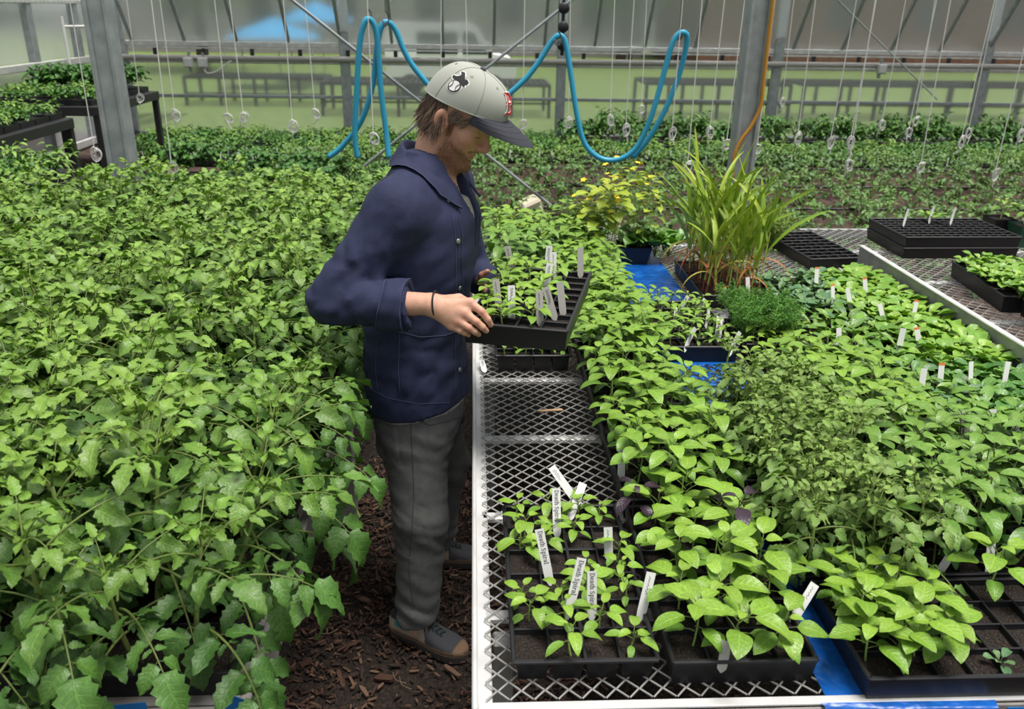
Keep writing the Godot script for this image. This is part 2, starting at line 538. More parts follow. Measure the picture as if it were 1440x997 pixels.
	tag(mi(wp.mesh(), M.white_paint, "water_pipe"), "thin white water pipe standing against the left greenhouse wall", "pipe")
	# ---- electrical boxes on the back wall
	for b in [[265, 88, "grey electrical box left of its pair on the back wall rail"], [285, 88, "grey electrical box right of its pair, with a dangling lead"], [1240, 97, "pale electrical box on the back wall right of the orange cord"]]:
		var c := pz(b[0], b[1], WALL_Z + 0.2)
		var t := thing("electrical_box", b[2], "electrical box", c)
		var mb := MB.new(); mb.box(Vector3.ZERO, Vector3(0.15, 0.15, 0.08), 0.012); mi(mb.mesh(), mat(lin(.5, .5, .49), 0.5), "case", t)
		var m2 := MB.new(); m2.box(Vector3(0, 0, 0.043), Vector3(0.12, 0.12, 0.012), 0.004); mi(m2.mesh(), mat(lin(.6, .6, .6), 0.5), "lid", t)
		var m4 := MB.new(); m4.box(Vector3(0, 0, -0.07), Vector3(0.03, 0.3, 0.07)); mi(m4.mesh(), M.galv, "mounting_strip", t)
	var ld := MB.new()
	ld.tube(spline([pz(287, 97, WALL_Z + 0.3), pz(292, 103, WALL_Z + 0.3), pz(305, 100, WALL_Z + 0.3), pz(318, 90, WALL_Z + 0.3), pz(325, 86, WALL_Z + 0.3)], 5), f1(0.012), 5)
	tag(mi(ld.mesh(), M.twine, "power_lead"), "thin pale lead looping from the electrical box to the wall post", "cord")
	# ---- bracing wires
	var w1 := MB.new()
	w1.tube(PackedVector3Array([pz(408, -2, -8.1), pz(790, 301, -8.35)]), f1(0.014), 6)
	tag(mi(w1.mesh(), M.galv, "bracing_cable"), "steel bracing cable sloping down to the right behind the man", "cable")
	var w2 := MB.new()
	w2.tube(PackedVector3Array([pz(806, -2, -8.4), pz(512, 234, -8.6)]), f1(0.014), 6)
	tag(mi(w2.mesh(), M.galv, "bracing_cable"), "steel bracing cable sloping down to the left behind the man", "cable")
	var w3 := MB.new()
	w3.tube(PackedVector3Array([pz(1178, 0, -13.0), pz(1318, 140, -13.2)]), f1(0.012), 6)
	tag(mi(w3.mesh(), M.galv, "bracing_cable"), "thin bracing wire crossing the far wall at the right", "cable")
	# cream anchor block on the cable's end
	var an := thing("cable_anchor", "cream plastic block lying on the soil by the end of the cable", "block", pz(745, 289, -8.0))
	var m5 := MB.new(); m5.box(Vector3.ZERO, Vector3(0.2, 0.13, 0.16), 0.02, Basis.from_euler(Vector3(0.2, 0.4, 0.35))); mi(m5.mesh(), M.cream, "block", an)
	var m6 := MB.new(); m6.box(Vector3(0.11, -0.05, 0.03), Vector3(0.05, 0.12, 0.06), 0.01, Basis.from_euler(Vector3(0, 0, 0.5))); mi(m6.mesh(), M.cream, "foot", an)

	# ---- blue hoses on hooks
	hose([[503, 222, -8.0], [499, 190, -8.0], [502, 120, -8.0], [506, 60, -8.0], [513, 31, -8.0], [521, 28, -8.02], [529, 45, -8.04], [533, 85, -8.05], [536, 130, -8.05], [543, 185, -8.05], [547, 222, -8.02]], "looped blue hose hanging from the leftmost hook behind the man")
	hose([[462, 221, -8.15], [482, 205, -8.15], [508, 170, -8.12], [524, 120, -8.1], [531, 60, -8.1], [537, 36, -8.1], [545, 31, -8.12], [556, 42, -8.14], [570, 75, -8.15], [590, 105, -8.15], [622, 137, -8.15], [660, 152, -8.15], [700, 142, -8.15], [735, 115, -8.15], [757, 88, -8.15], [776, 58, -8.15], [787, 50, -8.15], [795, 60, -8.15], [802, 100, -8.13], [812, 165, -8.1], [824, 205, -8.08], [848, 224, -8.06], [876, 222, -8.04], [898, 203, -8.02], [917, 160, -8.0], [933, 105, -8.0], [944, 65, -8.0], [953, 49, -8.0], [962, 46, -8.0], [966, 58, -8.02], [955, 105, -8.05], [935, 155, -8.06], [912, 195, -8.08], [890, 222, -8.1]], "long blue hose swagged between hooks right of the man's cap")
	for h in [[517, 12], [542, 16], [785, 44], [956, 36]]:
		var t := MB.new()
		var a := pz(h[0], h[1], -8.05)
		t.tube(PackedVector3Array([a + Vector3(0, 1.2, 0), a]), f1(0.004), 5)
		t.tube(spline([a, a + Vector3(0.03, -0.05, 0), a + Vector3(0, -0.12, 0.04), a + Vector3(-0.03, -0.07, 0.02)], 4), f1(0.007), 5)
		tag(mi(t.mesh(), M.black_metal, "hose_hook"), "small dark hook holding up a blue hose, %s of the four" % {517: "leftmost", 542: "second from left", 785: "third from left", 956: "rightmost"}[h[0]], "hook", "hose hooks")
	var pulley := thing("pulley", "black pulley hung on the far post above the blue hose", "pulley", pz(792, 38, -8.3))
	for dy in [0.0, -0.16, 0.16]:
		var mp := MB.new()
		mp.lathe(PackedVector2Array([Vector2(0.0, 0.02), Vector2(0.05, 0.02), Vector2(0.042, 0), Vector2(0.05, -0.02), Vector2(0, -0.02)]), 14, Transform3D(Basis.from_euler(Vector3(PI / 2, 0, 0)), Vector3(0, dy, 0)))
		mi(mp.mesh(), M.black_plastic, "wheel", pulley)
	var ms := MB.new(); ms.box(Vector3(0, 0, -0.03), Vector3(0.03, 0.5, 0.01)); mi(ms.mesh(), M.black_metal, "strap", pulley)

	# ---- trellis strings with coiled ends, hung from overhead wires
	var coils := [[196, 134], [246, 158], [320, 162], [342, 160], [411, 173], [443, 156], [241, 231], [133, 212], [525, 190], [735, 170], [799, 168], [858, 165], [902, 150], [945, 183], [998, 182], [1022, 198], [967, 230], [1100, 140], [1065, 205], [1168, 195], [1196, 196], [1278, 182], [1288, 166], [1352, 195], [1362, 183], [1400, 240], [1435, 186], [1194, 228], [1295, 230], [1122, 190], [620, 190], [660, 200], [880, 178], [1240, 172]]
	var where := ["over the left flats", "behind the man", "over the rear beds", "at the right of the rear beds"]
	for q in coils.size():
		var cx: float = coils[q][0]; var cy: float = coils[q][1]
		var p := py(cx, cy, 0.95 if cy < 200 else 0.8)
		if p.z < -13.4: p = pz(cx, cy, -13.4)
		var side := "left of the left post" if cx < 180 else ("between the left post and the man" if cx < 500 else ("just behind the man" if cx < 760 else ("between the man and the right post" if cx < 1030 else "right of the right post")))
		var t := thing("trellis_string", "%s white trellis string from the left, coiled end, %s" % [ordinal(count_side(coils, q)), side], "string", p, 0, "hanging trellis strings")
		var mb := MB.new()
		var top := Vector3(rr(-0.06, 0.06), 3.2 - p.y, rr(-0.05, 0.05))
		mb.tube(PackedVector3Array([top, Vector3.ZERO]), f1(0.004), 5)
		mi(mb.mesh(), M.twine, "cord", t)
		var mk := MB.new()
		var pts := []
		for s in 26:
			var a := TAU * s / 8.0 + q
			var R := 0.032 + 0.012 * sin(s * 0.9 + q)
			pts.append(Vector3(cos(a) * R, sin(a) * R * 1.2 - 0.03 + 0.01 * sin(s * 1.7), 0.02 * sin(s * 0.7 + q)))
		pts.append(Vector3(rr(-0.03, 0.03), -0.13, 0))
		mk.tube(spline(pts, 3), f1(0.005), 4)
		mi(mk.mesh(), M.twine, "coil", t)
	for z in [-7.0, -9.0, -11.0, -13.0]:
		var mb := MB.new()
		mb.tube(PackedVector3Array([Vector3(-5.5, 3.2, z), Vector3(12, 3.2, z)]), f1(0.006), 5)
		mi(mb.mesh(), M.wire, "trim_1" if z == -7.0 else "trim_%d" % int((-z - 5) / 2), null, "structure")

func count_side(coils: Array, q: int) -> int:
	var cuts := [0.0, 180.0, 500.0, 760.0, 1030.0, 1500.0]
	var cx: float = coils[q][0]
	for b in 5:
		if cx >= cuts[b] and cx < cuts[b + 1]:
			var n := 0
			for o in coils:
				if o[0] >= cuts[b] and o[0] < cx: n += 1
			return n
	return 0

func hose(path: Array, label: String) -> void:
	var pts := []
	for p in path: pts.append(pz(p[0], p[1], p[2]))
	var mb := MB.new()
	mb.tube(spline(pts, 6), f1(0.026), 8)
	tag(mi(mb.mesh(), M.hose, "garden_hose"), label, "hose")

func build_outside() -> void:
	var g := MB.new(); g.box(Vector3(3, -0.35, -37), Vector3(90, 0.4, 45.0))
	mi(g.mesh(), M.grass, "lawn", null, "structure")
	var g2 := MB.new(); g2.box(Vector3(-28, -0.35, -8), Vector3(44.4, 0.4, 20.0))
	mi(g2.mesh(), M.grass, "lawn", null, "structure")
	# mesh-topped display benches on the lawn
	for b in [[365, 107, 3.0, -20.0, 1.1, "long black outdoor bench beyond the back wall at the left"], [615, 115, 4.6, -18.5, 1.4, "black mesh outdoor bench beyond the wall behind the man"], [1000, 115, 3.0, -18.5, 1.3, "black mesh outdoor bench beyond the wall right of the hose"], [1290, 118, 5.4, -18.5, 1.3, "black mesh outdoor bench beyond the far right wall"]]:
		var c := pz(b[0], b[1], b[3])
		var t := thing("outdoor_bench", b[5], "bench", Vector3(c.x, -0.15, c.z), 0, "benches on the lawn")
		var h: float = c.y + 0.15
		var L: float = b[2]; var D: float = b[4]
		var fr := MB.new()
		for s in [-1, 1]:
			fr.box(Vector3(0, h, s * D / 2), Vector3(L, 0.06, 0.05)); fr.box(Vector3(s * L / 2, h, 0), Vector3(0.05, 0.06, D))
		mi(fr.mesh(), M.black_metal, "frame", t)
		var wm := MB.new()
		for q in int(L / 0.12): wm.box(Vector3(-L / 2 + q * 0.12 + 0.06, h + 0.01, 0), Vector3(0.03, 0.012, D))
		for q in int(D / 0.12): wm.box(Vector3(0, h, -D / 2 + q * 0.12 + 0.06), Vector3(L, 0.012, 0.03))
		var wo := mi(wm.mesh(), M.black_metal, "wire_mesh", t); wo.set_meta("kind", "stuff")
		var lb := MB.new(); lb.box(Vector3(0, h * 0.45, D / 2), Vector3(L, 0.04, 0.04)); mi(lb.mesh(), M.black_metal, "stretcher", t)
		var nl := int(L / 0.9) + 1
		for q in nl + 1:
			for s in [-1, 1]:
				var lm := MB.new(); lm.box(Vector3(-L / 2 + L * q / nl, h / 2, s * D / 2), Vector3(0.06, h, 0.06)); mi(lm.mesh(), M.black_metal, "leg", t)
	# white van
	var vp := pz(635, 64, -22.5)
	var van := thing("van", "white van parked outside, blurred through the frosted vent panels", "van", Vector3(vp.x, -0.15, -22.5))
	van.scale = Vector3.ONE * 0.83
	var vb := MB.new()
	var prof := PackedVector2Array([Vector2(-1.9, 0.35), Vector2(1.9, 0.35), Vector2(1.95, 0.95), Vector2(1.75, 1.15), Vector2(1.25, 1.25), Vector2(0.75, 1.95), Vector2(0.5, 2.05), Vector2(-1.8, 2.05), Vector2(-1.95, 1.8)])
	vb.slab(prof, 1.8); mi(vb.mesh(), M.van, "body", van)
	for s in [-1, 1]:
		var wn := MB.new(); wn.slab(PackedVector2Array([Vector2(0.35, 1.25), Vector2(1.1, 1.25), Vector2(0.65, 1.85), Vector2(0.35, 1.85)]), 0.02, Transform3D(Basis.IDENTITY, Vector3(0, 0, s * 0.905))); mi(wn.mesh(), M.dark_glass, "window", van)
		var w5 := MB.new(); w5.slab(PackedVector2Array([Vector2(-1.0, 1.25), Vector2(0.2, 1.25), Vector2(0.2, 1.85), Vector2(-1.0, 1.85)]), 0.02, Transform3D(Basis.IDENTITY, Vector3(0, 0, s * 0.905))); mi(w5.mesh(), M.dark_glass, "window", van)
		for x in [-1.2, 1.25]:
			var wl := MB.new(); wl.lathe(PackedVector2Array([Vector2(0, 0.1), Vector2(0.3, 0.1), Vector2(0.34, 0.06), Vector2(0.34, -0.1), Vector2(0, -0.1)]), 18, Transform3D(Basis.from_euler(Vector3(PI / 2, 0, 0)), Vector3(x, 0.34, s * 0.86))); mi(wl.mesh(), M.tyre, "wheel", van)
	# blue awnings on poles
	for b in [[385, 38, 1.15, 0.5, -24.0, "bright blue awning outside, lower left one, blurred by the vent"], [445, 15, 1.0, 0.55, -26.0, "bright blue awning outside, upper right one, blurred by the vent"]]:
		var c := pz(b[0], b[1], b[4])
		var t := thing("awning", b[5], "awning", Vector3(c.x, -0.15, c.z))
		var mb := MB.new()
		var rows := []
		for r in 9:
			var row := []
			for k in 13:
				var u := k / 6.0 - 1.0; var v := r / 4.0 - 1.0
				row.append(Vector3(u * b[2], c.y + 0.15 + b[3] * (0.5 - maxf(absf(u), absf(v))), v * 0.9))
			rows.append(row)
		mb.grid(rows)
		mi(mb.mesh(), M.tarp, "canopy", t)
		for sx in [-1, 1]:
			for sz in [-1, 1]:
				var pm2 := MB.new(); pm2.tube(PackedVector3Array([Vector3(sx * b[2] * 0.97, 0, sz * 0.87), Vector3(sx * b[2] * 0.97, c.y + 0.15 - b[3] * 0.5, sz * 0.87)]), f1(0.02), 6); mi(pm2.mesh(), M.galv, "pole", t)
	# buildings and trees beyond
	for b in [[Vector3(20, 0, -40), Vector3(22, 5.0, 9), M.brick, "low brown brick building beyond the right of the greenhouse"], [Vector3(-4, 0, -46), Vector3(24, 5.5, 8), M.siding, "long grey building far beyond the vents"]]:
		var t := thing("building", b[3], "building", b[0])
		var mb := MB.new(); mb.box(Vector3(0, b[1].y / 2 - 0.2, 0), b[1], 0.02); mi(mb.mesh(), b[2], "wall", t)
		var rf := MB.new()
		rf.slab(PackedVector2Array([Vector2(-b[1].z * 0.6, 0), Vector2(b[1].z * 0.6, 0), Vector2(0, 2.2)]), b[1].x + 0.8, Transform3D(Basis(Vector3.BACK, Vector3.UP, Vector3.LEFT), Vector3(0, b[1].y - 0.2, 0)))
		mi(rf.mesh(), M.roof, "roof", t)
		for q in 6:
			var wn := MB.new(); wn.box(Vector3(-b[1].x * 0.4 + q * b[1].x * 0.16, 1.9, b[1].z / 2 + 0.02), Vector3(1.1, 1.3, 0.06), 0.02); mi(wn.mesh(), M.dark_glass, "window", t)
	for b in [[-13.0, -24.0, 5.0], [-9.0, -30.0, 6.5], [6.0, -36.0, 6.0], [-17.0, -14.0, 5.0]]:
		var t := thing("tree", "leafy green tree outside, %s" % {-13.0: "behind the left corner of the greenhouse", -9.0: "behind the blue tarpaulins", 6.0: "far behind the white van", -17.0: "beyond the left wall"}[b[0]], "tree", Vector3(b[0], -0.15, b[1]))
		var mt := MB.new(); mt.col = Color(.06, .04, .03); mt.tube(PackedVector3Array([Vector3.ZERO, Vector3(0.1, b[2] * 0.6, 0)]), PackedFloat32Array([0.22, 0.12]), 8); mi(mt.mesh(), M.vc, "trunk", t)
		var mf := MB.new()
		for q in 700:
			var d := Vector3(rng.randfn(), rng.randfn(), rng.randfn()).normalized() * pow(rng.randf(), 0.4)
			var p := Vector3(d.x * b[2] * 0.38, b[2] * 0.62 + d.y * b[2] * 0.36, d.z * b[2] * 0.38)
			mf.col = Color(.06, .15, .03) * rr(0.7, 1.6)
			var u := Vector3(rng.randfn(), rng.randfn(), rng.randfn()).normalized() * 0.3
			var w := u.cross(Vector3(rng.randfn(), rng.randfn(), rng.randfn())).normalized() * 0.16
			mf.face(p - u, p + w, p + u, p - w)
		var fo := mi(mf.mesh(), M.vc, "foliage", t); fo.set_meta("kind", "stuff")

# ---------------------------------------------------------------- benches
func bench_mesh(x0: float, x1: float, z0: float, z1: float, y: float, skip: Callable, px_ := 0.0225, pz_ := 0.045) -> ArrayMesh:
	# expanded metal: zigzag strands that touch at the knuckles
	var mb := MB.new()
	var nx := int((x1 - x0) / px_)
	var nz := int((z0 - z1) / pz_ * 2.0)
	var hw := 0.0013; var th := 0.0016
	for a in nx:
		var last := Vector3.INF
		for b in nz + 1:
			var odd := (b % 2) == 1
			for e in [0]:
				pass
			var amp := px_ - 0.0012
			var x := x0 + (a + 0.5) * px_ + (amp * 0.5 if odd == (a % 2 == 0) else -amp * 0.5)
			var p := Vector3(x, y, z0 - b * pz_ * 0.5)
			if last != Vector3.INF and not skip.call((p + last) * 0.5):
				var d := (p - last).normalized()
				var s := Vector3(d.z, 0, -d.x) * hw
				var n := mb.v.size()
				for q in [last, p]:
					mb.vert(q - s + Vector3(0, -th, 0)); mb.vert(q - s + Vector3(0, th, 0)); mb.vert(q + s + Vector3(0, th, 0)); mb.vert(q + s + Vector3(0, -th, 0))
				mb.quad(n + 0, n + 4, n + 5, n + 1); mb.quad(n + 1, n + 5, n + 6, n + 2); mb.quad(n + 2, n + 6, n + 7, n + 3)
			last = p
	return mb.mesh()

func build_benches() -> void:
	var zf := -1.17; var zb := -4.7
	# right-hand bench
	var t := thing("mesh_bench", "aluminium bench with expanded metal top beside the man", "bench", Vector3.ZERO)
	var never := func(_p): return false
	var em := mi(bench_mesh(0.02, 1.82, zf - 0.03, zb, 0.737, never), M.wire, "expanded_metal", t); em.set_meta("kind", "stuff")
	var lr := MB.new()
	lr.box(Vector3(0.0, 0.72, (zf + zb) / 2), Vector3(0.012, 0.06, zf - zb), 0.003)
	lr.box(Vector3(0.018, 0.727, (zf + zb) / 2), Vector3(0.03, 0.006, zf - zb), 0.002)
	mi(lr.mesh(), M.alu, "side_rail", t)
	var r2 := MB.new()
	r2.box(Vector3(1.835, 0.72, (zf + zb) / 2), Vector3(0.012, 0.06, zf - zb), 0.003)
	mi(r2.mesh(), M.alu, "side_rail", t)
	var fr := MB.new()
	fr.box(Vector3(0.92, 0.742, zf - 0.008), Vector3(1.83, 0.008, 0.02), 0.003)
	mi(fr.mesh(), M.alu, "front_edge", t)
	var ff := MB.new(); ff.box(Vector3(0.92, 0.685, zf + 0.004), Vector3(1.836, 0.105, 0.006), 0.002); mi(ff.mesh(), M.rail_face, "front_panel", t)
	var cp := MB.new(); cp.box(Vector3(0.03, 0.69, zf + 0.009), Vector3(0.062, 0.10, 0.004), 0.002); mi(cp.mesh(), mat(lin(.14, .12, .12), 0.5), "corner_plate", t)
	var bl := MB.new(); bl.lathe(PackedVector2Array([Vector2(0, 0.005), Vector2(0.005, 0.005), Vector2(0.006, 0), Vector2(0.0, 0)]), 10, Transform3D(Basis.from_euler(Vector3(PI / 2, 0, 0)), Vector3(0.025, 0.70, zf + 0.011))); mi(bl.mesh(), M.galv, "bolt", t)
	for z in [-1.45, -1.83, -2.25, -2.68, -3.3, -3.9, -4.5]:
		var mb := MB.new(); mb.box(Vector3(0.92, 0.722, z), Vector3(1.8, 0.016, 0.03), 0.003); mi(mb.mesh(), M.alu, "cross_bar", t)
	for x in [0.06, 0.92, 1.78]:
		for z in [-1.4, -3.0, -4.5]:
			var mb := MB.new(); mb.box(Vector3(x, 0.355, z), Vector3(0.045, 0.71, 0.045), 0.004); mi(mb.mesh(), M.alu_panel, "leg", t)
	# blue tape on its front
	for q in [[1.015, 0.014, 0.1, 0.02], [0.42, 0.05, 0.012, 0.0]]:
		var mb := MB.new(); mb.box(Vector3(q[0], 0.735 - q[2] / 2 - q[3] * 0.2, zf + 0.0085), Vector3(0.034 if q[2] > 0.05 else 0.05, q[2], 0.0015))
		tag(mi(mb.mesh(), M.blue_tape, "masking_tape"), "strip of blue tape on the bench front panel below the pepper trays" if q[0] > 0.9 else "scrap of blue tape on the front panel below the small seedlings", "tape")
	# neighbouring bench with a high aluminium side
	var t2 := thing("mesh_bench", "wire-topped bench with a tall grey aluminium side, right of the lettuces", "bench", Vector3.ZERO)
	var sk := func(_p): return false
	var em2 := mi(bench_mesh(1.93, 3.6, -2.2, -4.75, 0.76, sk, 0.03, 0.06), M.wire, "expanded_metal", t2); em2.set_meta("kind", "stuff")
	var sp := MB.new(); sp.box(Vector3(1.88, 0.80, -2.6), Vector3(0.006, 0.17, 2.6), 0.002); mi(sp.mesh(), M.alu_panel, "side_panel", t2)
	var se := MB.new(); se.box(Vector3(1.885, 0.888, -2.6), Vector3(0.026, 0.008, 2.6), 0.003); mi(se.mesh(), M.alu, "side_lip", t2)
	var sb := MB.new(); sb.box(Vector3(2.76, 0.735, -4.76), Vector3(1.7, 0.05, 0.02), 0.003); mi(sb.mesh(), M.alu_panel, "back_rail", t2)
	for z in [-2.6, -3.2, -3.75, -4.3]:
		var mb := MB.new(); mb.box(Vector3(2.76, 0.742, z), Vector3(1.7, 0.02, 0.035), 0.003); mi(mb.mesh(), M.alu, "cross_bar", t2)
	for x in [1.95, 3.5]:
		for z in [-2.4, -4.6]:
			var mb := MB.new(); mb.box(Vector3(x, 0.37, z), Vector3(0.045, 0.74, 0.045), 0.004); mi(mb.mesh(), M.alu_panel, "leg", t2)
	# left bench under the tomatoes
	var t3 := thing("plant_bench", "low bench carrying the mass of tomato plants on the left", "bench", Vector3.ZERO)
	var tp := MB.new()
	for q in 24: tp.box(Vector3(-2.0, 0.73, -1.26 - q * 0.145), Vector3(3.14, 0.018, 0.11), 0.003)
	var to := mi(tp.mesh(), M.rail_face, "slatted_top", t3); to.set_meta("kind", "stuff")
	var f3 := MB.new(); f3.box(Vector3(-2.0, 0.70, -1.185), Vector3(3.16, 0.09, 0.02), 0.003); mi(f3.mesh(), M.rail_face, "front_panel", t3)
	var s3 := MB.new(); s3.box(Vector3(-0.425, 0.70, -2.92), Vector3(0.02, 0.09, 3.45), 0.003); mi(s3.mesh(), M.rail_face, "side_panel", t3)
	for x in [-0.5, -2.0, -3.5]:
		for z in [-1.3, -2.9, -4.5]:
			var mb := MB.new(); mb.box(Vector3(x, 0.345, z), Vector3(0.06, 0.69, 0.06), 0.004); mi(mb.mesh(), M.rail_face, "leg", t3)
	for q in [[-0.62, "scrap of blue tape under the front of the tomato trays"], [-0.44, "blue tape hanging at the aisle corner of the tomato bench"]]:
		var mb := MB.new(); mb.box(Vector3(q[0], 0.76, -1.172), Vector3(0.07 if q[0] < -0.5 else 0.03, 0.03 if q[0] < -0.5 else 0.06, 0.0015), 0.0, Basis.from_euler(Vector3(0, 0, 0.1 if q[0] < -0.5 else -0.5)))
		tag(mi(mb.mesh(), M.blue_tape, "masking_tape"), q[1], "tape")

# ---------------------------------------------------------------- leaves
func leaf_shape(t: float, a: float, b: float) -> float:
	var m := a / (a + b)
	return pow(t, a) * pow(1.0 - t, b) / (pow(m, a) * pow(1.0 - m, b))

# a leaf blade along +x of xf: bends down by droop, folds up along the midrib, may be toothed
func add_leaf(mb: MB, xf: Transform3D, L: float, W: float, droop: float, fold: float, col: Color, nt := 8, teeth := 0.0, a := 0.6, b := 0.85, wave := 0.0, across := 2, twist := 0.0) -> void:
	var base := mb.v.size()
	var pos := Vector3.ZERO
	var old := mb.col
	var nc := across * 2 + 1
	for k in nt + 1:
		var t := float(k) / nt
		var ang := -droop * t
		var dir := Vector3(cos(ang), sin(ang), 0)
		var nrm := Vector3(-sin(ang), cos(ang), 0)
		if k > 0: pos += dir * L / nt
		var w := W * 0.5 * leaf_shape(clampf(t, 0.004, 0.996), a, b)
		if teeth > 0.0: w *= 1.0 - teeth * (0.5 + 0.5 * cos(t * nt * PI))
		for s in nc:
			var q := float(s - across) / across
			var zz := Vector3(0, 0, 1).rotated(dir, twist * t)
			var nn := nrm.rotated(dir, twist * t)
			var p := pos + zz * q * w * cos(fold) + nn * absf(q) * w * sin(fold) + nn * wave * W * sin(t * 9.0 + q * 2.0) * absf(q)
			if teeth > 0.0: p -= dir * absf(q) * w * 0.25
			mb.col = col
			mb.vert(xf * p, Vector2(t, 0.5 + q * 0.5))
	for k in nt:
		for s in nc - 1:
			var i0 := base + k * nc + s
			mb.quad(i0, i0 + nc, i0 + nc + 1, i0 + 1)
	mb.col = old

func aim(dir: Vector3, up := Vector3.UP) -> Basis:
	var x := dir.normalized()
	if absf(x.dot(up)) > 0.98: up = Vector3.RIGHT
	var z := x.cross(up).normalized()
	return Basis(x, z.cross(x), z)

# petiole and one smooth blade, the petiole's foot at the origin, growing along +x
func simple_leaf(L: float, W: float, pet: float, rise: float, droop: float, fold: float, col: Color, stemc: Color, nt := 8, a := 0.6, b := 0.85, wave := 0.03) -> ArrayMesh:
	var mb := MB.new()
	var tip := Vector3(cos(rise), sin(rise), 0) * pet
	if pet > 0.002:
		mb.col = stemc
		mb.tube(PackedVector3Array([Vector3.ZERO, tip * 0.5 + Vector3(0, pet * 0.06, 0), tip]), PackedFloat32Array([0.0016, 0.0013, 0.001]), 4, false)
	add_leaf(mb, Transform3D(Basis.from_euler(Vector3(0, 0, rise * 0.55)), tip), L, W, droop, fold, col, nt, 0.0, a, b, wave)
	return mb.mesh()

# a tomato leaf: bent rachis with toothed leaflets in pairs
func compound_leaf(L: float, rise: float, droop: float, col: Color, stemc: Color, pairs := 3, size := 1.0, sd := 1, nt := 8) -> ArrayMesh:
	var r := RandomNumberGenerator.new(); r.seed = sd
	var mb := MB.new()
	var n := 9
	var pts := PackedVector3Array(); var dirs := []
	var p := Vector3.ZERO
	var bend := r.randf_range(-0.35, 0.35)
	for k in n + 1:
		var t := float(k) / n
		var ang := rise - droop * t
		var d := Vector3(cos(ang) * cos(bend * t), sin(ang), sin(bend * t) * cos(ang)).normalized()
		if k > 0: p += d * L / n
		pts.append(p); dirs.append(d)
	mb.col = stemc
	var rad := PackedFloat32Array()
	for k in n + 1: rad.append(lerpf(0.0031, 0.0011, float(k) / n) * (0.5 + 0.5 * size))
	mb.tube(pts, rad, 5, false)
	var leaflet := func(at: int, side: float, len_: float, out: float) -> void:
		var d: Vector3 = dirs[at]
		var b := aim(d)
		var yaw: float = side * out
		var dirl := (b.x * cos(yaw) + b.z * sin(yaw)).normalized()
		var lb := aim((dirl + Vector3(0, r.randf_range(-0.35, 0.12), 0)).normalized(), b.y)
		lb = lb * Basis.from_euler(Vector3(r.randf_range(-0.3, 0.3) + side * 0.15, 0, 0))
		var stalk := len_ * 0.14 if side != 0.0 else 0.0
		mb.col = stemc
		if stalk > 0.0: mb.tube(PackedVector3Array([pts[at], pts[at] + lb.x * stalk]), f1(0.0009), 3, false)
		var tint := col * r.randf_range(0.86, 1.14); tint.a = 1.0
		add_leaf(mb, Transform3D(lb, pts[at] + lb.x * stalk), len_, len_ * r.randf_range(0.56, 0.70), r.randf_range(0.3, 1.3), r.randf_range(0.1, 0.45), tint, nt + 2, 0.24, 0.5, 0.8, 0.08)
	for q in pairs:
		var at := int(round(lerpf(n * 0.38, n * 0.86, float(q) / maxf(1.0, pairs - 1.0))))
		var len_ := (0.068 - 0.010 * absf(q - 1)) * size * r.randf_range(0.85, 1.1)
		leaflet.call(at, 1.0, len_, r.randf_range(0.8, 1.25))
		leaflet.call(at, -1.0, len_, r.randf_range(0.8, 1.25))
		if q < pairs - 1:
			leaflet.call(mini(at + 1, n), 1.0, len_ * 0.35, 1.3)
			leaflet.call(mini(at + 1, n), -1.0, len_ * 0.35, 1.3)
	leaflet.call(n, 0.0, 0.084 * size * r.randf_range(0.9, 1.1), 0.0)
	return mb.mesh()

func stem_mesh(h: float, r0: float, r1: float, lean: Vector3, col: Color, sd: int) -> ArrayMesh:
	var r := RandomNumberGenerator.new(); r.seed = sd
	var mb := MB.new(); mb.col = col
	mb.tube(spline([Vector3.ZERO, Vector3(r.randf_range(-.04, .04) * h, h * 0.4, r.randf_range(-.04, .04) * h) + lean * 0.25, Vector3(0, h, 0) + lean], 4), PackedFloat32Array([r0, r0, r0 * 0.9, r0 * 0.9, r0 * 0.8, r0 * 0.8, r1, r1, r1]), 6)
	return mb.mesh()

# prototypes: a Node3D with a stem and leaves, kept out of the tree
func proto_tomato(sd: int, h: float, n_leaves: int, scale_: float, lean: float, young: Color, old: Color) -> Node3D:
	var r := RandomNumberGenerator.new(); r.seed = sd
	var o := Node3D.new()
	var stemc := Color(.27, .37, .10)
	var ln := Vector3(lean, 0, 0)
	mi(stem_mesh(h, 0.0056 * scale_, 0.0032 * scale_, ln, stemc, sd), M.stem, "stem", o)
	var a := r.randf() * TAU
	for k in n_leaves:
		var t := float(k) / (n_leaves - 1)
		var y := lerpf(0.28, 1.0, t) * h
		var sz := lerpf(1.12, 0.5, pow(t, 2.2)) * scale_
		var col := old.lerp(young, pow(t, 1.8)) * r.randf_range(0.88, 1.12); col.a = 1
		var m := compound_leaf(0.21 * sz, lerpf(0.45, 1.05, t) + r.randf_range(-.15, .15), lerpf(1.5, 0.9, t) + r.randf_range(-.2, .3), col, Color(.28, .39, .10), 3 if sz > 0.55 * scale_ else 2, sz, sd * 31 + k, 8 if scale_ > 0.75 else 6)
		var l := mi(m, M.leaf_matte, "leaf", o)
		l.position = Vector3(0, y, 0) + ln * (y / h) * (y / h)
		l.rotation.y = a
		a += 2.4 + r.randf_range(-.3, .3)
	# the growing tip: small folded leaves
	for k in 3:
		var l := mi(compound_leaf(0.07 * scale_, 1.25, 0.5, young * 1.15, stemc, 2, 0.42 * scale_, sd * 77 + k, 6), M.leaf_matte, "leaf", o)
		l.position = Vector3(0, h, 0) + ln; l.rotation.y = a + k * 2.1
	return o

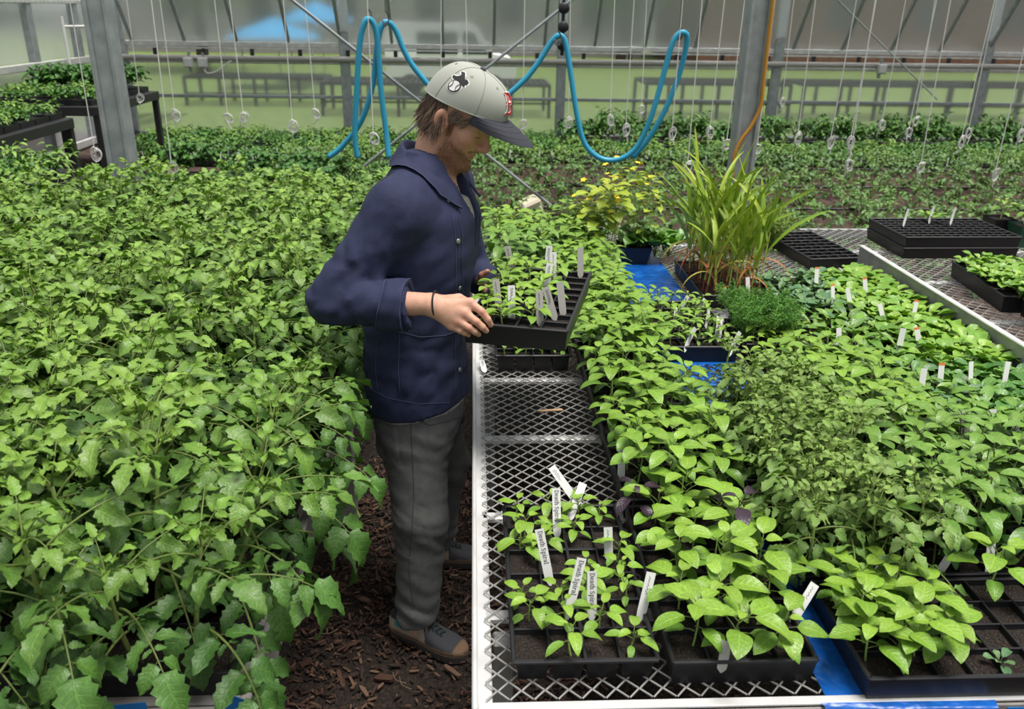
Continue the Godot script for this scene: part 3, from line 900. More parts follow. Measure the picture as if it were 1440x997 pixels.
func proto_pepper(sd: int, h: float, n_leaves: int, L: float, ratio: float, top: Color, low: Color, stemc: Color, droop := 0.9, wave := 0.03, a_ := 0.55, b_ := 0.9) -> Node3D:
	var r := RandomNumberGenerator.new(); r.seed = sd
	var o := Node3D.new()
	mi(stem_mesh(h, 0.0022 + h * 0.004, 0.0014, Vector3(r.randf_range(-.1, .1) * h, 0, r.randf_range(-.1, .1) * h), stemc, sd), M.stem, "stem", o)
	var a := r.randf() * TAU
	for k in n_leaves:
		var t := float(k) / (n_leaves - 1)
		var s := lerpf(0.75, 1.1, sin(t * PI)) if t < 0.75 else lerpf(1.0, 0.5, (t - 0.75) / 0.25)
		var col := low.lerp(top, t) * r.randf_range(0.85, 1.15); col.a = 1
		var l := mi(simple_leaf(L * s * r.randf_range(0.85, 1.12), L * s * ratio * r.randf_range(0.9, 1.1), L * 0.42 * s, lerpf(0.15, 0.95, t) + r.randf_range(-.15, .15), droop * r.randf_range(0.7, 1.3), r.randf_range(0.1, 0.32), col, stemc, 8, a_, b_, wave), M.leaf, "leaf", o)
		l.position = Vector3(0, lerpf(0.38, 1.0, pow(t, 0.8)) * h, 0)
		l.rotation.y = a
		a += 2.39 + r.randf_range(-.25, .25)
	return o

func proto_rosette(sd: int, n_leaves: int, L: float, ratio: float, inner: Color, outer: Color, stemc: Color, a_ := 1.1, b_ := 0.45, up := 1.1) -> Node3D:
	var r := RandomNumberGenerator.new(); r.seed = sd
	var o := Node3D.new()
	var a := r.randf() * TAU
	for k in n_leaves:
		var t := float(k) / (n_leaves - 1)
		var col := outer.lerp(inner, t) * r.randf_range(0.88, 1.12); col.a = 1
		var s := lerpf(1.05, 0.6, t)
		var l := mi(simple_leaf(L * s, L * s * ratio, L * 0.55 * s, lerpf(0.7, 1.35, t) * up, r.randf_range(0.1, 0.75), r.randf_range(0.2, 0.5), col, stemc, 7, a_, b_, 0.06), M.leaf, "leaf", o)
		l.position.y = 0.004; l.rotation.y = a
		a += 2.39 + r.randf_range(-.2, .2)
	return o

func proto_corn(sd: int, h: float) -> Node3D:
	var r := RandomNumberGenerator.new(); r.seed = sd
	var o := Node3D.new()
	var mb := MB.new()
	# sheath: red-brown at the foot, yellow-green above
	mb.col = Color(.34, .07, .03)
	mb.tube(PackedVector3Array([Vector3.ZERO, Vector3(0, h * 0.12, 0)]), PackedFloat32Array([0.0036, 0.0033]), 6)
	mb.col = Color(.42, .52, .10)
	mb.tube(PackedVector3Array([Vector3(0, h * 0.11, 0), Vector3(r.randf_range(-.01, .01), h * 0.55, 0)]), PackedFloat32Array([0.0036, 0.0024]), 6)
	mi(mb.mesh(), M.stem, "stem", o)
	var a := r.randf() * TAU
	for k in 4:
		var m2 := MB.new()
		var col := Color(.50, .62, .06).lerp(Color(.30, .50, .05), r.randf())
		var L := h * r.randf_range(0.5, 0.8)
		var dr := r.randf_range(0.15, 1.15)
		if k == 0:
			col = Color(.55, .22, .05) if r.randf() < 0.55 else Color(.55, .55, .10); L = h * 0.5; dr = 2.2
		add_leaf(m2, Transform3D(Basis.from_euler(Vector3(0, 0, r.randf_range(1.25, 1.5) if k else 1.0)), Vector3.ZERO), L, r.randf_range(0.019, 0.028) if k else 0.013, dr, 0.35, col, 10, 0.0, 0.16, 0.55, 0.0, 1, r.randf_range(-1.2, 1.2))
		var l := mi(m2.mesh(), M.leaf_matte, "leaf", o)
		l.position.y = h * lerpf(0.2, 0.55, k / 3.0); l.rotation.y = a
		a += PI + r.randf_range(-.5, .5)
	return o

func feathery(sd: int, h: float, n: int, col: Color) -> Node3D:
	# dill and carrot-like: threads branching twice
	var r := RandomNumberGenerator.new(); r.seed = sd
	var o := Node3D.new()
	var st := MB.new(); st.col = Color(.16, .26, .06)
	var fo := MB.new()
	for k in n:
		var a := TAU * k / n + r.randf_range(-.4, .4)
		var tip := Vector3(cos(a) * h * r.randf_range(.2, .55), h * r.randf_range(.65, 1.0), sin(a) * h * r.randf_range(.2, .55))
		var pts := spline([Vector3.ZERO, tip * 0.5 + Vector3(0, h * 0.12, 0), tip], 5)
		st.tube(pts, PackedFloat32Array([0.0013, 0.0007]), 4, false)
		for q in range(3, pts.size()):
			for s in 5:
				var d := Vector3(r.randfn(), r.randfn() * 0.6 + 0.3, r.randfn()).normalized()
				var len_ := h * 0.17 * r.randf_range(0.6, 1.2)
				fo.col = col * r.randf_range(0.75, 1.3)
				for e in 4:
					var b := pts[q] + d * len_ * (0.25 + 0.25 * e)
					var d2 := (d + Vector3(r.randfn(), r.randfn(), r.randfn()) * 0.7).normalized() * len_ * 0.4
					var w := d2.cross(Vector3(r.randfn(), r.randfn(), r.randfn())).normalized() * 0.0011
					fo.face(b - w, b + d2 - w * 0.4, b + d2 + w * 0.4, b + w)
				var wd := d.cross(Vector3(r.randfn(), 1, r.randfn())).normalized() * 0.0008
				fo.face(pts[q] - wd, pts[q] + d * len_ - wd, pts[q] + d * len_ + wd, pts[q] + wd)
	mi(st.mesh(), M.stem, "stem", o)
	var f := mi(fo.mesh(), M.vc, "foliage", o); f.set_meta("kind", "stuff")
	return o

# low-detail seedlings joined into the foliage of one far flat
func flat_foliage(sd: int, w: float, l: float, h: float, count: int, L: float, cols: Array, tooth := false) -> ArrayMesh:
	var r := RandomNumberGenerator.new(); r.seed = sd
	var mb := MB.new()
	for k in count:
		var p := Vector3(r.randf_range(-w / 2, w / 2), 0, r.randf_range(-l / 2, l / 2))
		var hh := h * r.randf_range(0.6, 1.1)
		for q in 6:
			var a := TAU * q / 6.0 + r.randf()
			var c: Color = cols[r.randi() % cols.size()] * r.randf_range(0.7, 1.2)
			var b := Basis.from_euler(Vector3(r.randf_range(-.3, .3), a, 0)) * Basis.from_euler(Vector3(0, 0, r.randf_range(-.2, .7)))
			add_leaf(mb, Transform3D(b, p + Vector3(0, hh * r.randf_range(0.4, 1.0), 0)), L * r.randf_range(.7, 1.2), L * (0.35 if tooth else 0.55), 0.9, 0.25, c, 4, 0.25 if tooth else 0.0, 0.6, 0.85, 0.03, 1)
	return mb.mesh()

# ---------------------------------------------------------------- trays, tags
func cup_mesh(w: float, l: float, h: float, taper := 0.82) -> ArrayMesh:
	var mb := MB.new()
	var t := [Vector3(-w / 2, 0, -l / 2), Vector3(w / 2, 0, -l / 2), Vector3(w / 2, 0, l / 2), Vector3(-w / 2, 0, l / 2)]
	var b := []
	for p in t: b.append(Vector3(p.x * taper, -h, p.z * taper))
	for k in 4: mb.face(t[k], t[(k + 1) % 4], b[(k + 1) % 4], b[k])
	mb.face(b[0], b[1], b[2], b[3])
	return mb.mesh()

var cups := {}
var plugs := {}
var grids := {}

# a cell tray: rim y is h above the foot. cells nx x nz; solid = has an outer tray round the cells
func cell_tray(label: String, category: String, group: String, xf: Transform3D, w: float, l: float, h: float, nx: int, nz: int, solid: bool, soil_at := 0.012, single := true) -> Node3D:
	var t := thing("seedling_tray" if soil_at < 0.1 else "empty_tray", label, category, Vector3.ZERO, 0, group)
	t.transform = xf
	var key := "%.3f %.3f %.3f %d %d %s" % [w, l, h, nx, nz, solid]
	var cw := (w - 0.012) / nx; var cl := (l - 0.012) / nz
	if not grids.has(key):
		var mb := MB.new()
		# rim lip and cell webs
		for s in [-1, 1]:
			mb.box(Vector3(s * (w / 2 - 0.003), h - 0.004, 0), Vector3(0.010, 0.009, l), 0.0025)
			mb.box(Vector3(0, h - 0.004, s * (l / 2 - 0.003)), Vector3(w, 0.009, 0.010), 0.0025)
		for k in range(1, nx):
			var thick := 0.0075 if (nx == 4 and k == 2) else 0.0045
			mb.box(Vector3(-w / 2 + 0.006 + k * cw, h - 0.004, 0), Vector3(thick, 0.005, l - 0.012), 0.0015)
		for k in range(1, nz):
			var thick := 0.008 if (nz % 3 == 0 and k % maxi(2, nz / 3) == 0) else 0.0045
			mb.box(Vector3(0, h - 0.0045, -l / 2 + 0.006 + k * cl), Vector3(w - 0.012, 0.005, thick), 0.0015)
		grids[key] = mb.mesh()
		var mo := MB.new()
		if solid:
			var q := 0.94
			var o := [Vector3(-w / 2, h - 0.006, -l / 2), Vector3(w / 2, h - 0.006, -l / 2), Vector3(w / 2, h - 0.006, l / 2), Vector3(-w / 2, h - 0.006, l / 2)]
			for k in 4:
				var p: Vector3 = o[k] * Vector3(0.993, 1, 0.996); var p2: Vector3 = o[(k + 1) % 4] * Vector3(0.993, 1, 0.996)
				mo.face(p2, p, Vector3(p.x - signf(p.x) * 0.005, 0, p.z - signf(p.z) * 0.005), Vector3(p2.x - signf(p2.x) * 0.005, 0, p2.z - signf(p2.z) * 0.005))
			mo.face(Vector3(o[0].x * q, 0.001, o[0].z * q), Vector3(o[1].x * q, 0.001, o[1].z * q), Vector3(o[2].x * q, 0.001, o[2].z * q), Vector3(o[3].x * q, 0.001, o[3].z * q))
		cups[key] = [cup_mesh(cw - 0.003, cl - 0.003, h - 0.004), mo.mesh() if solid else null]
		var pb := MB.new()
		var n := FastNoiseLite.new(); n.frequency = 0.9; n.seed = 4
		var rows := []
		for a in 4:
			var row := []
			for b in 4: row.append(Vector3((b / 3.0 - 0.5) * (cw - 0.005), n.get_noise_2d(a * 3.1, b * 2.3) * 0.004, (a / 3.0 - 0.5) * (cl - 0.005)))
			rows.append(row)
		pb.grid(rows)
		plugs[key] = pb.mesh()
	mi(grids[key], M.black_plastic, "rim", t)
	if solid: mi(cups[key][1], M.black_plastic, "outer_tray", t)
	for a in nz:
		for b in nx:
			var at := Vector3(-w / 2 + 0.006 + (b + 0.5) * cw, 0, -l / 2 + 0.006 + (a + 0.5) * cl)
			var c := mi(cups[key][0], M.black_plastic, "cell", t); c.position = at + Vector3(0, h - 0.004, 0)
			if soil_at < 0.1:
				var s := mi(plugs[key], M.potting, "soil_plug", t); s.position = at + Vector3(0, h - soil_at - 0.003, 0)
	return t

var tag_meshes := {}
func tag_shape(len_: float, bend: float, w := 0.0195) -> ArrayMesh:
	var key := "%.3f %.2f %.3f" % [len_, bend, w]
	if not tag_meshes.has(key):
		var mb := MB.new()
		for s in [-1.0, 1.0]:
			var rows := []
			for k in 9:
				var t := k / 8.0
				var ww := w * (1.0 if t > 0.14 else lerpf(0.15, 1.0, t / 0.14))
				var a := bend * t
				var p := Vector3(0, t * len_ * (1.0 - 0.12 * absf(bend) * t), bend * len_ * 0.45 * t * t + s * 0.0004)
				rows.append([p - Vector3(ww / 2, 0, 0), p + Vector3(ww / 2, 0, 0)])
			mb.grid(rows, s < 0)
		tag_meshes[key] = mb.mesh()
	return tag_meshes[key]

var font: SystemFont
# a plastic plant label stuck in at p; lean tilts it back, side tilts it left/right, text is written along it
func plant_tag(p: Vector3, turn: float, lean: float, side: float, len_: float, label: String, text := "", bend := 0.0, group := "plant labels", material: Material = null) -> void:
	var t := thing("plant_label", label, "plant label", p, 0, group)
	t.basis = Basis.from_euler(Vector3(0, turn, 0)) * Basis.from_euler(Vector3(lean, 0, side))
	mi(tag_shape(len_, bend, 0.0195 if p.z > -4.0 else 0.016), material if material else M.tag, "strip", t)
	if text == "~":
		# unreadable handwriting: one wandering pen line
		var mb := MB.new()
		var sd := absi(hash(label)) % 1000
		for line in 1 + sd % 2:
			var pts := []
			var y0 := len_ * 0.93; var n := 9 + (sd + line * 5) % 8
			for k in n:
				var y := y0 - k * 0.0028
				pts.append(Vector3((0.004 if line else 0.0) - 0.002 * (1 + sd % 2) * 0.5 + 0.0026 * sin(k * 2.3 + sd + line) * (1.0 if k % 3 else 0.4), y, bend * len_ * 0.45 * pow(y / len_, 2.0) + 0.0007))
			mb.tube(spline(pts, 3), f1(0.00042), 3)
		mi(mb.mesh(), M.ink, "handwriting", t)
	elif text:
		if font == null:
			font = SystemFont.new(); font.font_names = PackedStringArray(["Droid Serif"]); font.font_italic = true
		var tm := TextMesh.new()
		tm.text = text; tm.font = font; tm.font_size = 16; tm.pixel_size = 0.0008; tm.depth = 0.0002
		tm.horizontal_alignment = HORIZONTAL_ALIGNMENT_LEFT
		var o := mi(tm, M.ink, "handwriting", t)
		o.transform = Transform3D(Basis.from_euler(Vector3(0, 0, -PI / 2)), Vector3(0.0005, len_ * 0.97, bend * len_ * 0.42 + 0.0008))

func in_view(p: Vector3, margin := 60.0) -> bool:
	var d := p - cam_o
	var z := d.dot(cam_f)
	if z < 0.2: return false
	var x := 720.0 + FOCAL * d.dot(cam_r) / z
	var y := 498.5 - FOCAL * d.dot(cam_u) / z
	return x > -margin and x < 1440.0 + margin and y > -margin and y < 997.0 + margin

func put_plants(protos: Array, called: String, what: String, where: String, group: String, cells: Array, smin := 0.85, smax := 1.15, jit := 0.01) -> void:
	# cells: [position, row, column]
	for c in cells:
		var p: Vector3 = c[0] + Vector3(rr(-jit, jit), 0, rr(-jit, jit))
		var s := rr(smin, smax)
		var proto: Node3D = protos[rng.randi() % protos.size()]
		copy(proto, called, "%s, %s row back, %s from left, %s" % [what, ordinal(c[1]), ordinal(c[2]), where], "seedling", group, Transform3D(Basis.from_euler(Vector3(rr(-.12, .12), rr(0, TAU), rr(-.12, .12))).scaled(Vector3.ONE * s), p))

func cells_of(x0: float, x1: float, z0: float, z1: float, y: float, nx: int, nz: int, chance := 1.0) -> Array:
	var out := []
	for a in nz:
		for b in nx:
			if rng.randf() <= chance:
				out.append([Vector3(lerpf(x0, x1, (b + 0.5) / nx), y, lerpf(z0, z1, (a + 0.5) / nz)), a, b])
	return out

func tray_at(x0: float, z0: float, w: float, l: float, nx: int, nz: int, solid: bool, label: String, soil := 0.012, h := 0.058, y := 0.7395) -> Node3D:
	return cell_tray(label, "tray", "trays on the mesh bench", Transform3D(Basis.IDENTITY, Vector3(x0 + w / 2, y, z0 - l / 2)), w, l, h, nx, nz, solid, soil)

func build_stage2() -> void:
	var free_later := []
	# ================= tomatoes on the left bench
	var toms := []; var edge := []
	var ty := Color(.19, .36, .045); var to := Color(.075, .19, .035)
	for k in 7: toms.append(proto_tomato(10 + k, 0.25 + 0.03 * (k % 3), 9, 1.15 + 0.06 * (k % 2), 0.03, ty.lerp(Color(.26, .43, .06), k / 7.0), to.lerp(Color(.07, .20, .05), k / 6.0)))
	for k in 4: edge.append(proto_tomato(40 + k, 0.27, 9, 1.1, 0.06, ty, to))
	free_later += toms + edge
	for r in 6:
		for c in 11:
			var cx := -0.585 - c * 0.283; var cz := -1.49 - r * 0.55
			if not in_view(Vector3(cx + 0.14, 0.95, cz - 0.1), 90.0) and not in_view(Vector3(cx, 1.1, cz - 0.27), 60.0): continue
			if c > 9: continue
			var at := "%s tray from the aisle, %s tray row from front" % [ordinal(c), ordinal(r)]
			var t := cell_tray("black tray under the tomatoes, " + at, "tray", "trays under the tomato plants", Transform3D(Basis.IDENTITY, Vector3(cx, 0.739, cz)), 0.28, 0.54, 0.06, 2, 4, true)
			for a in 4:
				for b in 2:
					var p := Vector3(cx - 0.07 + 0.14 * b + rr(-.02, .02), 0.785, cz + 0.2 - 0.135 * a + rr(-.02, .02))
					var border := c == 0 and b == 1
					var proto: Node3D = (edge if border or (r == 0 and a == 0) else toms)[rng.randi() % (4 if border or (r == 0 and a == 0) else 7)]
					var turn := rr(-0.6, 0.6) if border else (rr(-2.0, -1.1) if (r == 0 and a == 0) else rr(0, TAU))
					copy(proto, "tomato_plant", "tomato plant in %s cell, %s" % [ordinal(a * 2 + b), at], "tomato plant", "tomato plants on the left bench", Transform3D(Basis.from_euler(Vector3(rr(-.1, .1), turn, rr(-.12, .05))).scaled(Vector3.ONE * rr(0.85, 1.12)), p))

	# ================= right bench
	var pg := Color(.30, .52, .055); var pd := Color(.15, .34, .04); var ps := Color(.28, .42, .10)
	var small := []; var mid := []; var big := []; var lance := []; var tseed := []; var let := []; var spin := []; var beet := []; var kale := []; var tiny := []
	for k in 5:
		small.append(proto_pepper(100 + k, 0.045 + 0.01 * (k % 3), 7, 0.046, 0.52, Color(.34, .56, .06), Color(.22, .45, .05), ps))
		tiny.append(proto_pepper(110 + k, 0.055, 6, 0.04, 0.42, Color(.32, .54, .07), Color(.20, .42, .05), ps))
		mid.append(proto_pepper(120 + k, 0.13 + 0.02 * (k % 3), 13, 0.066, 0.56, pg, pd, ps, 1.0))
		big.append(proto_pepper(130 + k, 0.09 + 0.02 * (k % 2), 9, 0.074, 0.6, Color(.33, .55, .06), Color(.20, .42, .045), ps, 0.8))
		lance.append(proto_pepper(140 + k, 0.15 + 0.02 * (k % 2), 10, 0.082, 0.42, Color(.24, .44, .06), Color(.10, .26, .05), Color(.16, .2, .07), 1.2))
		tseed.append(proto_tomato(150 + k, 0.15 + 0.02 * (k % 3), 7, 0.62, 0.02, Color(.26, .42, .08), Color(.14, .28, .05)))
		let.append(proto_rosette(160 + k, 8, 0.062, 0.72, Color(.36, .60, .06), Color(.20, .44, .05), Color(.4, .55, .2)))
		spin.append(proto_rosette(170 + k, 9, 0.058, 0.66, Color(.22, .46, .06), Color(.09, .27, .05), Color(.3, .45, .15)))
		beet.append(proto_rosette(180 + k, 6, 0.085, 0.42, Color(.26, .46, .06), Color(.15, .34, .05), Color(.32, .03, .05), 0.8, 0.7, 1.15))
		kale.append(proto_rosette(190 + k, 6, 0.06, 0.66, Color(.20, .38, .12), Color(.12, .28, .12), Color(.25, .36, .2)))
	free_later += small + mid + big + lance + tseed + let + spin + beet + kale + tiny

	# A: small seedlings in an open cell pack, front left
	tray_at(0.07, -1.235, 0.28, 0.54, 4, 6, false, "black open cell pack of small pepper seedlings, front left corner of bench", 0.012, 0.056)
	var tr := "small front left pack"
	put_plants(small, "pepper_seedling", "small bright pepper seedling", tr, "small pepper seedlings in front pack", cells_of(0.075, 0.345, -1.24, -1.77, 0.778, 4, 7, 0.85), 0.72, 1.1, 0.014)
	# B: a row of pepper trays running back beside the free mesh
	tray_at(0.372, -1.225, 0.28, 0.54, 4, 6, true, "black tray of large-leaved pepper plants at front edge, right of small pack")
	put_plants(big, "pepper_plant", "broad-leaved pepper plant", "front tray right of the small pack", "pepper plants in second front tray", cells_of(0.38, 0.645, -1.235, -1.755, 0.778, 3, 5), 0.85, 1.15, 0.02)
	for k in 5:
		var z := -1.79 - k * 0.55
		var w := "%s tray of the middle row" % ordinal(k)
		tray_at(0.372, z, 0.28, 0.54, 4, 6, true, "black tray of dense pepper plants, %s behind the front tray" % ordinal(k))
		put_plants(mid, "pepper_plant", "dense leafy pepper plant", w, "dense pepper plants beside the free mesh", cells_of(0.38, 0.645, z - 0.01, z - 0.53, 0.778, 4, 5), 0.85, 1.15, 0.02)
	# purple-leaved seedling at the end of the front tray
	var pur := proto_pepper(300, 0.13, 7, 0.08, 0.45, Color(.055, .035, .05), Color(.04, .022, .04), Color(.06, .03, .05), 1.5); free_later.append(pur)
	copy(pur, "pepper_plant", "dark purple leaved pepper plant at back corner of second front tray", "seedling", "", Transform3D(Basis(Vector3.UP, 0.3), Vector3(0.60, 0.778, -1.60)))
	copy(pur, "pepper_plant", "drooping purple leaf plant right behind the small front pack", "seedling", "", Transform3D(Basis(Vector3.UP, 2.2).scaled(Vector3.ONE * 0.75), Vector3(0.385, 0.778, -1.72)))
	# A, farther back: pots under the held tray and the greens behind
	tray_at(0.075, -2.72, 0.27, 0.27, 4, 4, false, "black cell pack on the mesh beneath the tray the man holds", 0.012, 0.065)
	put_plants(small, "pepper_seedling", "low pepper seedling", "pack under the held tray", "seedlings under the held tray", cells_of(0.08, 0.34, -2.73, -2.98, 0.787, 4, 3), 0.9, 1.2)
	for k in 3:
		var z := -3.02 - k * 0.55
		tray_at(0.075, z, 0.28, 0.54, 4, 6, true, "black tray of leafy greens behind the held tray, %s going back" % ordinal(k))
		put_plants(big if k != 1 else lance, "pepper_plant", "leafy pepper plant", "%s tray behind the held tray" % ordinal(k), "pepper plants behind the held tray", cells_of(0.085, 0.345, z - 0.01, z - 0.53, 0.778, 3, 5), 0.9, 1.3, 0.02)

	# blue plastic film along the bench
	var bf := thing("plastic_sheet", "bright blue plastic sheet under the trays, hanging over the front edge", "sheet")
	var m1 := MB.new(); m1.box(Vector3(0.81, 0.7395, -2.75), Vector3(0.30, 0.0012, 3.14))
	mi(m1.mesh(), M.blue_film, "sheet", bf)
	var m2 := MB.new()
	m2.grid([[Vector3(0.64, 0.741, -1.19), Vector3(0.80, 0.741, -1.19), Vector3(0.98, 0.742, -1.185)], [Vector3(0.645, 0.747, -1.158), Vector3(0.80, 0.747, -1.154), Vector3(0.97, 0.746, -1.152)], [Vector3(0.655, 0.725, -1.154), Vector3(0.80, 0.731, -1.150), Vector3(0.975, 0.738, -1.150)]], true)
	mi(m2.mesh(), M.blue_film, "hanging_flap", bf)
	var ds := MB.new(); ds.box(Vector3(0.81, 0.7415, -2.56), Vector3(0.29, 0.0015, 0.44))
	tag(mi(ds.mesh(), M.blue_dirty, "wet_capillary_mat"), "wet soil-spattered blue mat behind the tomato seedlings", "mat")
	# C: landscape tray with empty cells, front right
	var c1 := cell_tray("wide black tray with many empty cells, front right", "tray", "trays on the mesh bench", Transform3D(Basis.IDENTITY, Vector3(0.995, 0.7415, -1.315)), 0.54, 0.29, 0.058, 8, 4, true)
	c1.rotation.y = 0.0
	put_plants(big, "pepper_plant", "broad glossy pepper plant", "wide front right tray", "pepper plants in wide tray", cells_of(0.735, 0.925, -1.19, -1.44, 0.782, 4, 3, 0.95), 0.8, 1.05, 0.012)
	copy(kale[0], "kale_seedling", "tiny blue-green seedling alone in a cell at far right front", "seedling", "", Transform3D(Basis().scaled(Vector3.ONE * 0.5), Vector3(1.0, 0.78, -1.215)))
	copy(big[1], "pepper_plant", "pepper plant at right picture edge in the wide front tray", "seedling", "", Transform3D(Basis(Vector3.UP, 1.0), Vector3(1.10, 0.782, -1.43)))
	# C: tomato seedlings
	for k in 2:
		tray_at(0.705, -1.475 - k * 0.42, 0.28, 0.41, 4, 6, true, "black tray of small yellowing tomato seedlings, %s" % ("nearer one" if k == 0 else "farther one by the blue mat"))
		put_plants(tseed, "tomato_seedling", "small tomato seedling", "tray %s the blue mat" % ("well before" if k == 0 else "next to"), "small tomato seedlings", cells_of(0.71, 0.98, -1.48 - k * 0.42, -1.88 - k * 0.42, 0.782, 4, 6), 0.85, 1.2, 0.015)
	# C: short seedlings with curled labels
	tray_at(0.685, -2.80, 0.28, 0.52, 4, 6, true, "black tray of short seedlings with curled white labels, behind blue mat", 0.012, 0.062, 0.742)
	put_plants(tiny, "pepper_seedling", "short pepper seedling", "tray with curled labels", "short seedlings behind the blue mat", cells_of(0.69, 0.96, -2.81, -3.31, 0.787, 5, 6), 0.9, 1.35, 0.012)
	# D, E, F: the mixed block on the right
	for c in 3:
		for k in 4:
			if c == 0 and k == 3: continue
			var x := 1.0 + c * 0.2805; var z := -1.475 - k * 0.55
			if not in_view(Vector3(x, 0.85, z - 0.3), 120): continue
			var names := ["left", "centre", "right"]
			tray_at(x, z, 0.28, 0.54, 4, 6, true, "black tray in the mixed block, %s column, %s from front" % [names[c], ordinal(k)])
			var kinds := [[[lance, "dark narrow-leaved pepper plant", "pepper_plant"], [mid, "tall pepper plant", "pepper_plant"], [small, "pale pepper seedling", "pepper_seedling"]], [[lance, "dark upright pepper plant", "pepper_plant"], [beet, "red-stemmed beet seedling", "beet_seedling"], [beet, "red-stemmed chard seedling", "chard_seedling"], [kale, "blue-green kale seedling", "kale_seedling"]], [[spin, "dark spinach seedling", "spinach_seedling"], [spin, "rounded dark spinach seedling", "spinach_seedling"], [let, "bright lettuce seedling", "lettuce_seedling"], [let, "frilly lettuce seedling", "lettuce_seedling"]]]
			var kd: Array = kinds[c][k]
			put_plants(kd[0], kd[2], kd[1], "%s column of mixed block" % names[c], "seedlings of the mixed block, " + names[c] + " column", cells_of(x + 0.005, x + 0.275, z - 0.01, z - 0.53, 0.782, 4, 6 if c < 2 else 7), 0.85 if c < 2 else 1.15, 1.2 if c < 2 else 1.5, 0.015)
			if c == 1:
				put_plants(kale, "kale_seedling", "bluish kale seedling", "among centre column tray %s" % ordinal(k), "kale among the mixed block", cells_of(x + 0.15, x + 0.29, z - 0.01, z - 0.53, 0.79, 2, 4, 0.8), 0.9, 1.3, 0.02)
	# dill at the left of the block
	var dill := [feathery(400, 0.15, 16, Color(.09, .24, .03)), feathery(401, 0.13, 14, Color(.12, .28, .04))]; free_later += dill
	tray_at(1.0, -2.58, 0.28, 0.54, 4, 6, true, "black tray holding the feathery dill behind the mixed block")
	for k in 10:
		copy(dill[k % 2], "dill_seedling", "feathery dark green dill seedling, %s of the clump by the corn tray" % ordinal(k), "seedling", "dill seedlings", Transform3D(Basis(Vector3.UP, k * 1.3), Vector3(1.03 + 0.075 * (k % 3) + rr(-.02, .02), 0.787, -2.90 - 0.085 * (k / 3))))
	# corn tray
	var corn := []
	for k in 8: corn.append(proto_corn(500 + k, 0.40 + 0.04 * (k % 3)))
	free_later += corn
	cell_tray("black tray of tall corn seedlings with reddish stems", "tray", "trays on the mesh bench", Transform3D(Basis.IDENTITY, Vector3(1.125, 0.7395, -3.66)), 0.29, 0.54, 0.065, 2, 3, true, 0.01)
	for k in 48:
		copy(corn[k % 8], "corn_seedling", "yellow-green corn seedling with arching blades, %s from front, %s across" % [ordinal(k / 6), ordinal(k % 6)], "seedling", "corn seedlings", Transform3D(Basis.from_euler(Vector3(rr(-.1, .1), rr(0, TAU), rr(-.22, .05))).scaled(Vector3.ONE * rr(0.85, 1.2)), Vector3(1.01 + 0.045 * (k % 6) + rr(-.012, .012), 0.792, -3.43 - 0.062 * (k / 6) + rr(-.015, .015))))
	# yellow-flowered plants in a square pot
	var yp := py(898, 372, 0.74)
	var pot := thing("plant_pot", "square black pot of yellow-flowered plants on the blue sheet", "pot", yp + Vector3(-0.02, 0, -0.06))
	var cm := cup_mesh(0.16, 0.16, 0.09, 0.78)
	mi(cm, M.black_plastic, "pot_body", pot).position.y = 0.09
	var ps2 := MB.new(); ps2.box(Vector3(0, 0.075, 0), Vector3(0.14, 0.01, 0.14)); mi(ps2.mesh(), M.potting, "soil", pot)
	var yel := []
	for k in 3:
		var o := proto_pepper(600 + k, 0.30 + 0.05 * k, 20, 0.095, 0.62, Color(.50, .62, .05), Color(.34, .50, .05), Color(.36, .45, .08), 0.9)
		for f in 6:
			var mb := MB.new(); mb.col = Color(.80, .58, .02)
			for q in 5: add_leaf(mb, Transform3D(Basis.from_euler(Vector3(0, TAU * q / 5, 0.5)), Vector3.ZERO), 0.018, 0.012, 0.5, 0.2, Color(.80, .58, .02), 4, 0.0, 0.7, 0.5, 0.0, 1)
			var fl := mi(mb.mesh(), M.vc, "flower", o)
			var a := f * 2.4 + k
			fl.position = Vector3(cos(a) * 0.08, 0.2 + 0.035 * f + 0.05 * k, sin(a) * 0.08); fl.rotation = Vector3(rr(-.6, .6), 0, rr(-.6, .6))
		yel.append(o)
	free_later += yel
	for k in 9:
		copy(yel[k % 3], "flowering_plant", "yellow-flowered plant with pale leaves, %s of the clump left of the corn" % ordinal(k), "flowering plant", "yellow-flowered plants", Transform3D(Basis.from_euler(Vector3(rr(-.2, .2), k * 2.1, rr(-.2, .2))).scaled(Vector3.ONE * rr(0.75, 1.0)), yp + Vector3(-0.12 + 0.13 * (k % 3 - 1), 0.07 if k % 3 == 1 else 0.03, -0.06 - 0.12 * (k / 3 - 1) - 0.1)))
	# round-leaved nasturtium between the pot and the corn
	var nas := []
	for k in 2: nas.append(proto_rosette(620 + k, 9, 0.075, 1.0, Color(.20, .42, .05), Color(.12, .30, .05), Color(.3, .42, .12), 0.5, 0.5, 1.1))
	free_later += nas
	for k in 6:
		copy(nas[k % 2], "nasturtium", "round-leaved nasturtium, %s of those between the yellow flowers and corn" % ordinal(k), "seedling", "nasturtiums", Transform3D(Basis(Vector3.UP, k * 1.1).scaled(Vector3(1.3, 2.0, 1.3)), Vector3(0.86 + 0.07 * (k % 3), 0.75, -4.15 - 0.12 * (k / 3))))
	# feathery fennel behind the corn tray at the right
	var fen := feathery(402, 0.2, 18, Color(.20, .30, .05)); free_later.append(fen)
	for k in 6:
		copy(fen, "fennel_seedling", "wispy yellow-green fennel, %s of the clump right of the corn" % ordinal(k), "seedling", "fennel seedlings", Transform3D(Basis(Vector3.UP, k * 1.7).scaled(Vector3.ONE * 1.1), Vector3(1.42 + 0.09 * (k % 3), 0.742, -4.35 - 0.1 * (k / 3))))

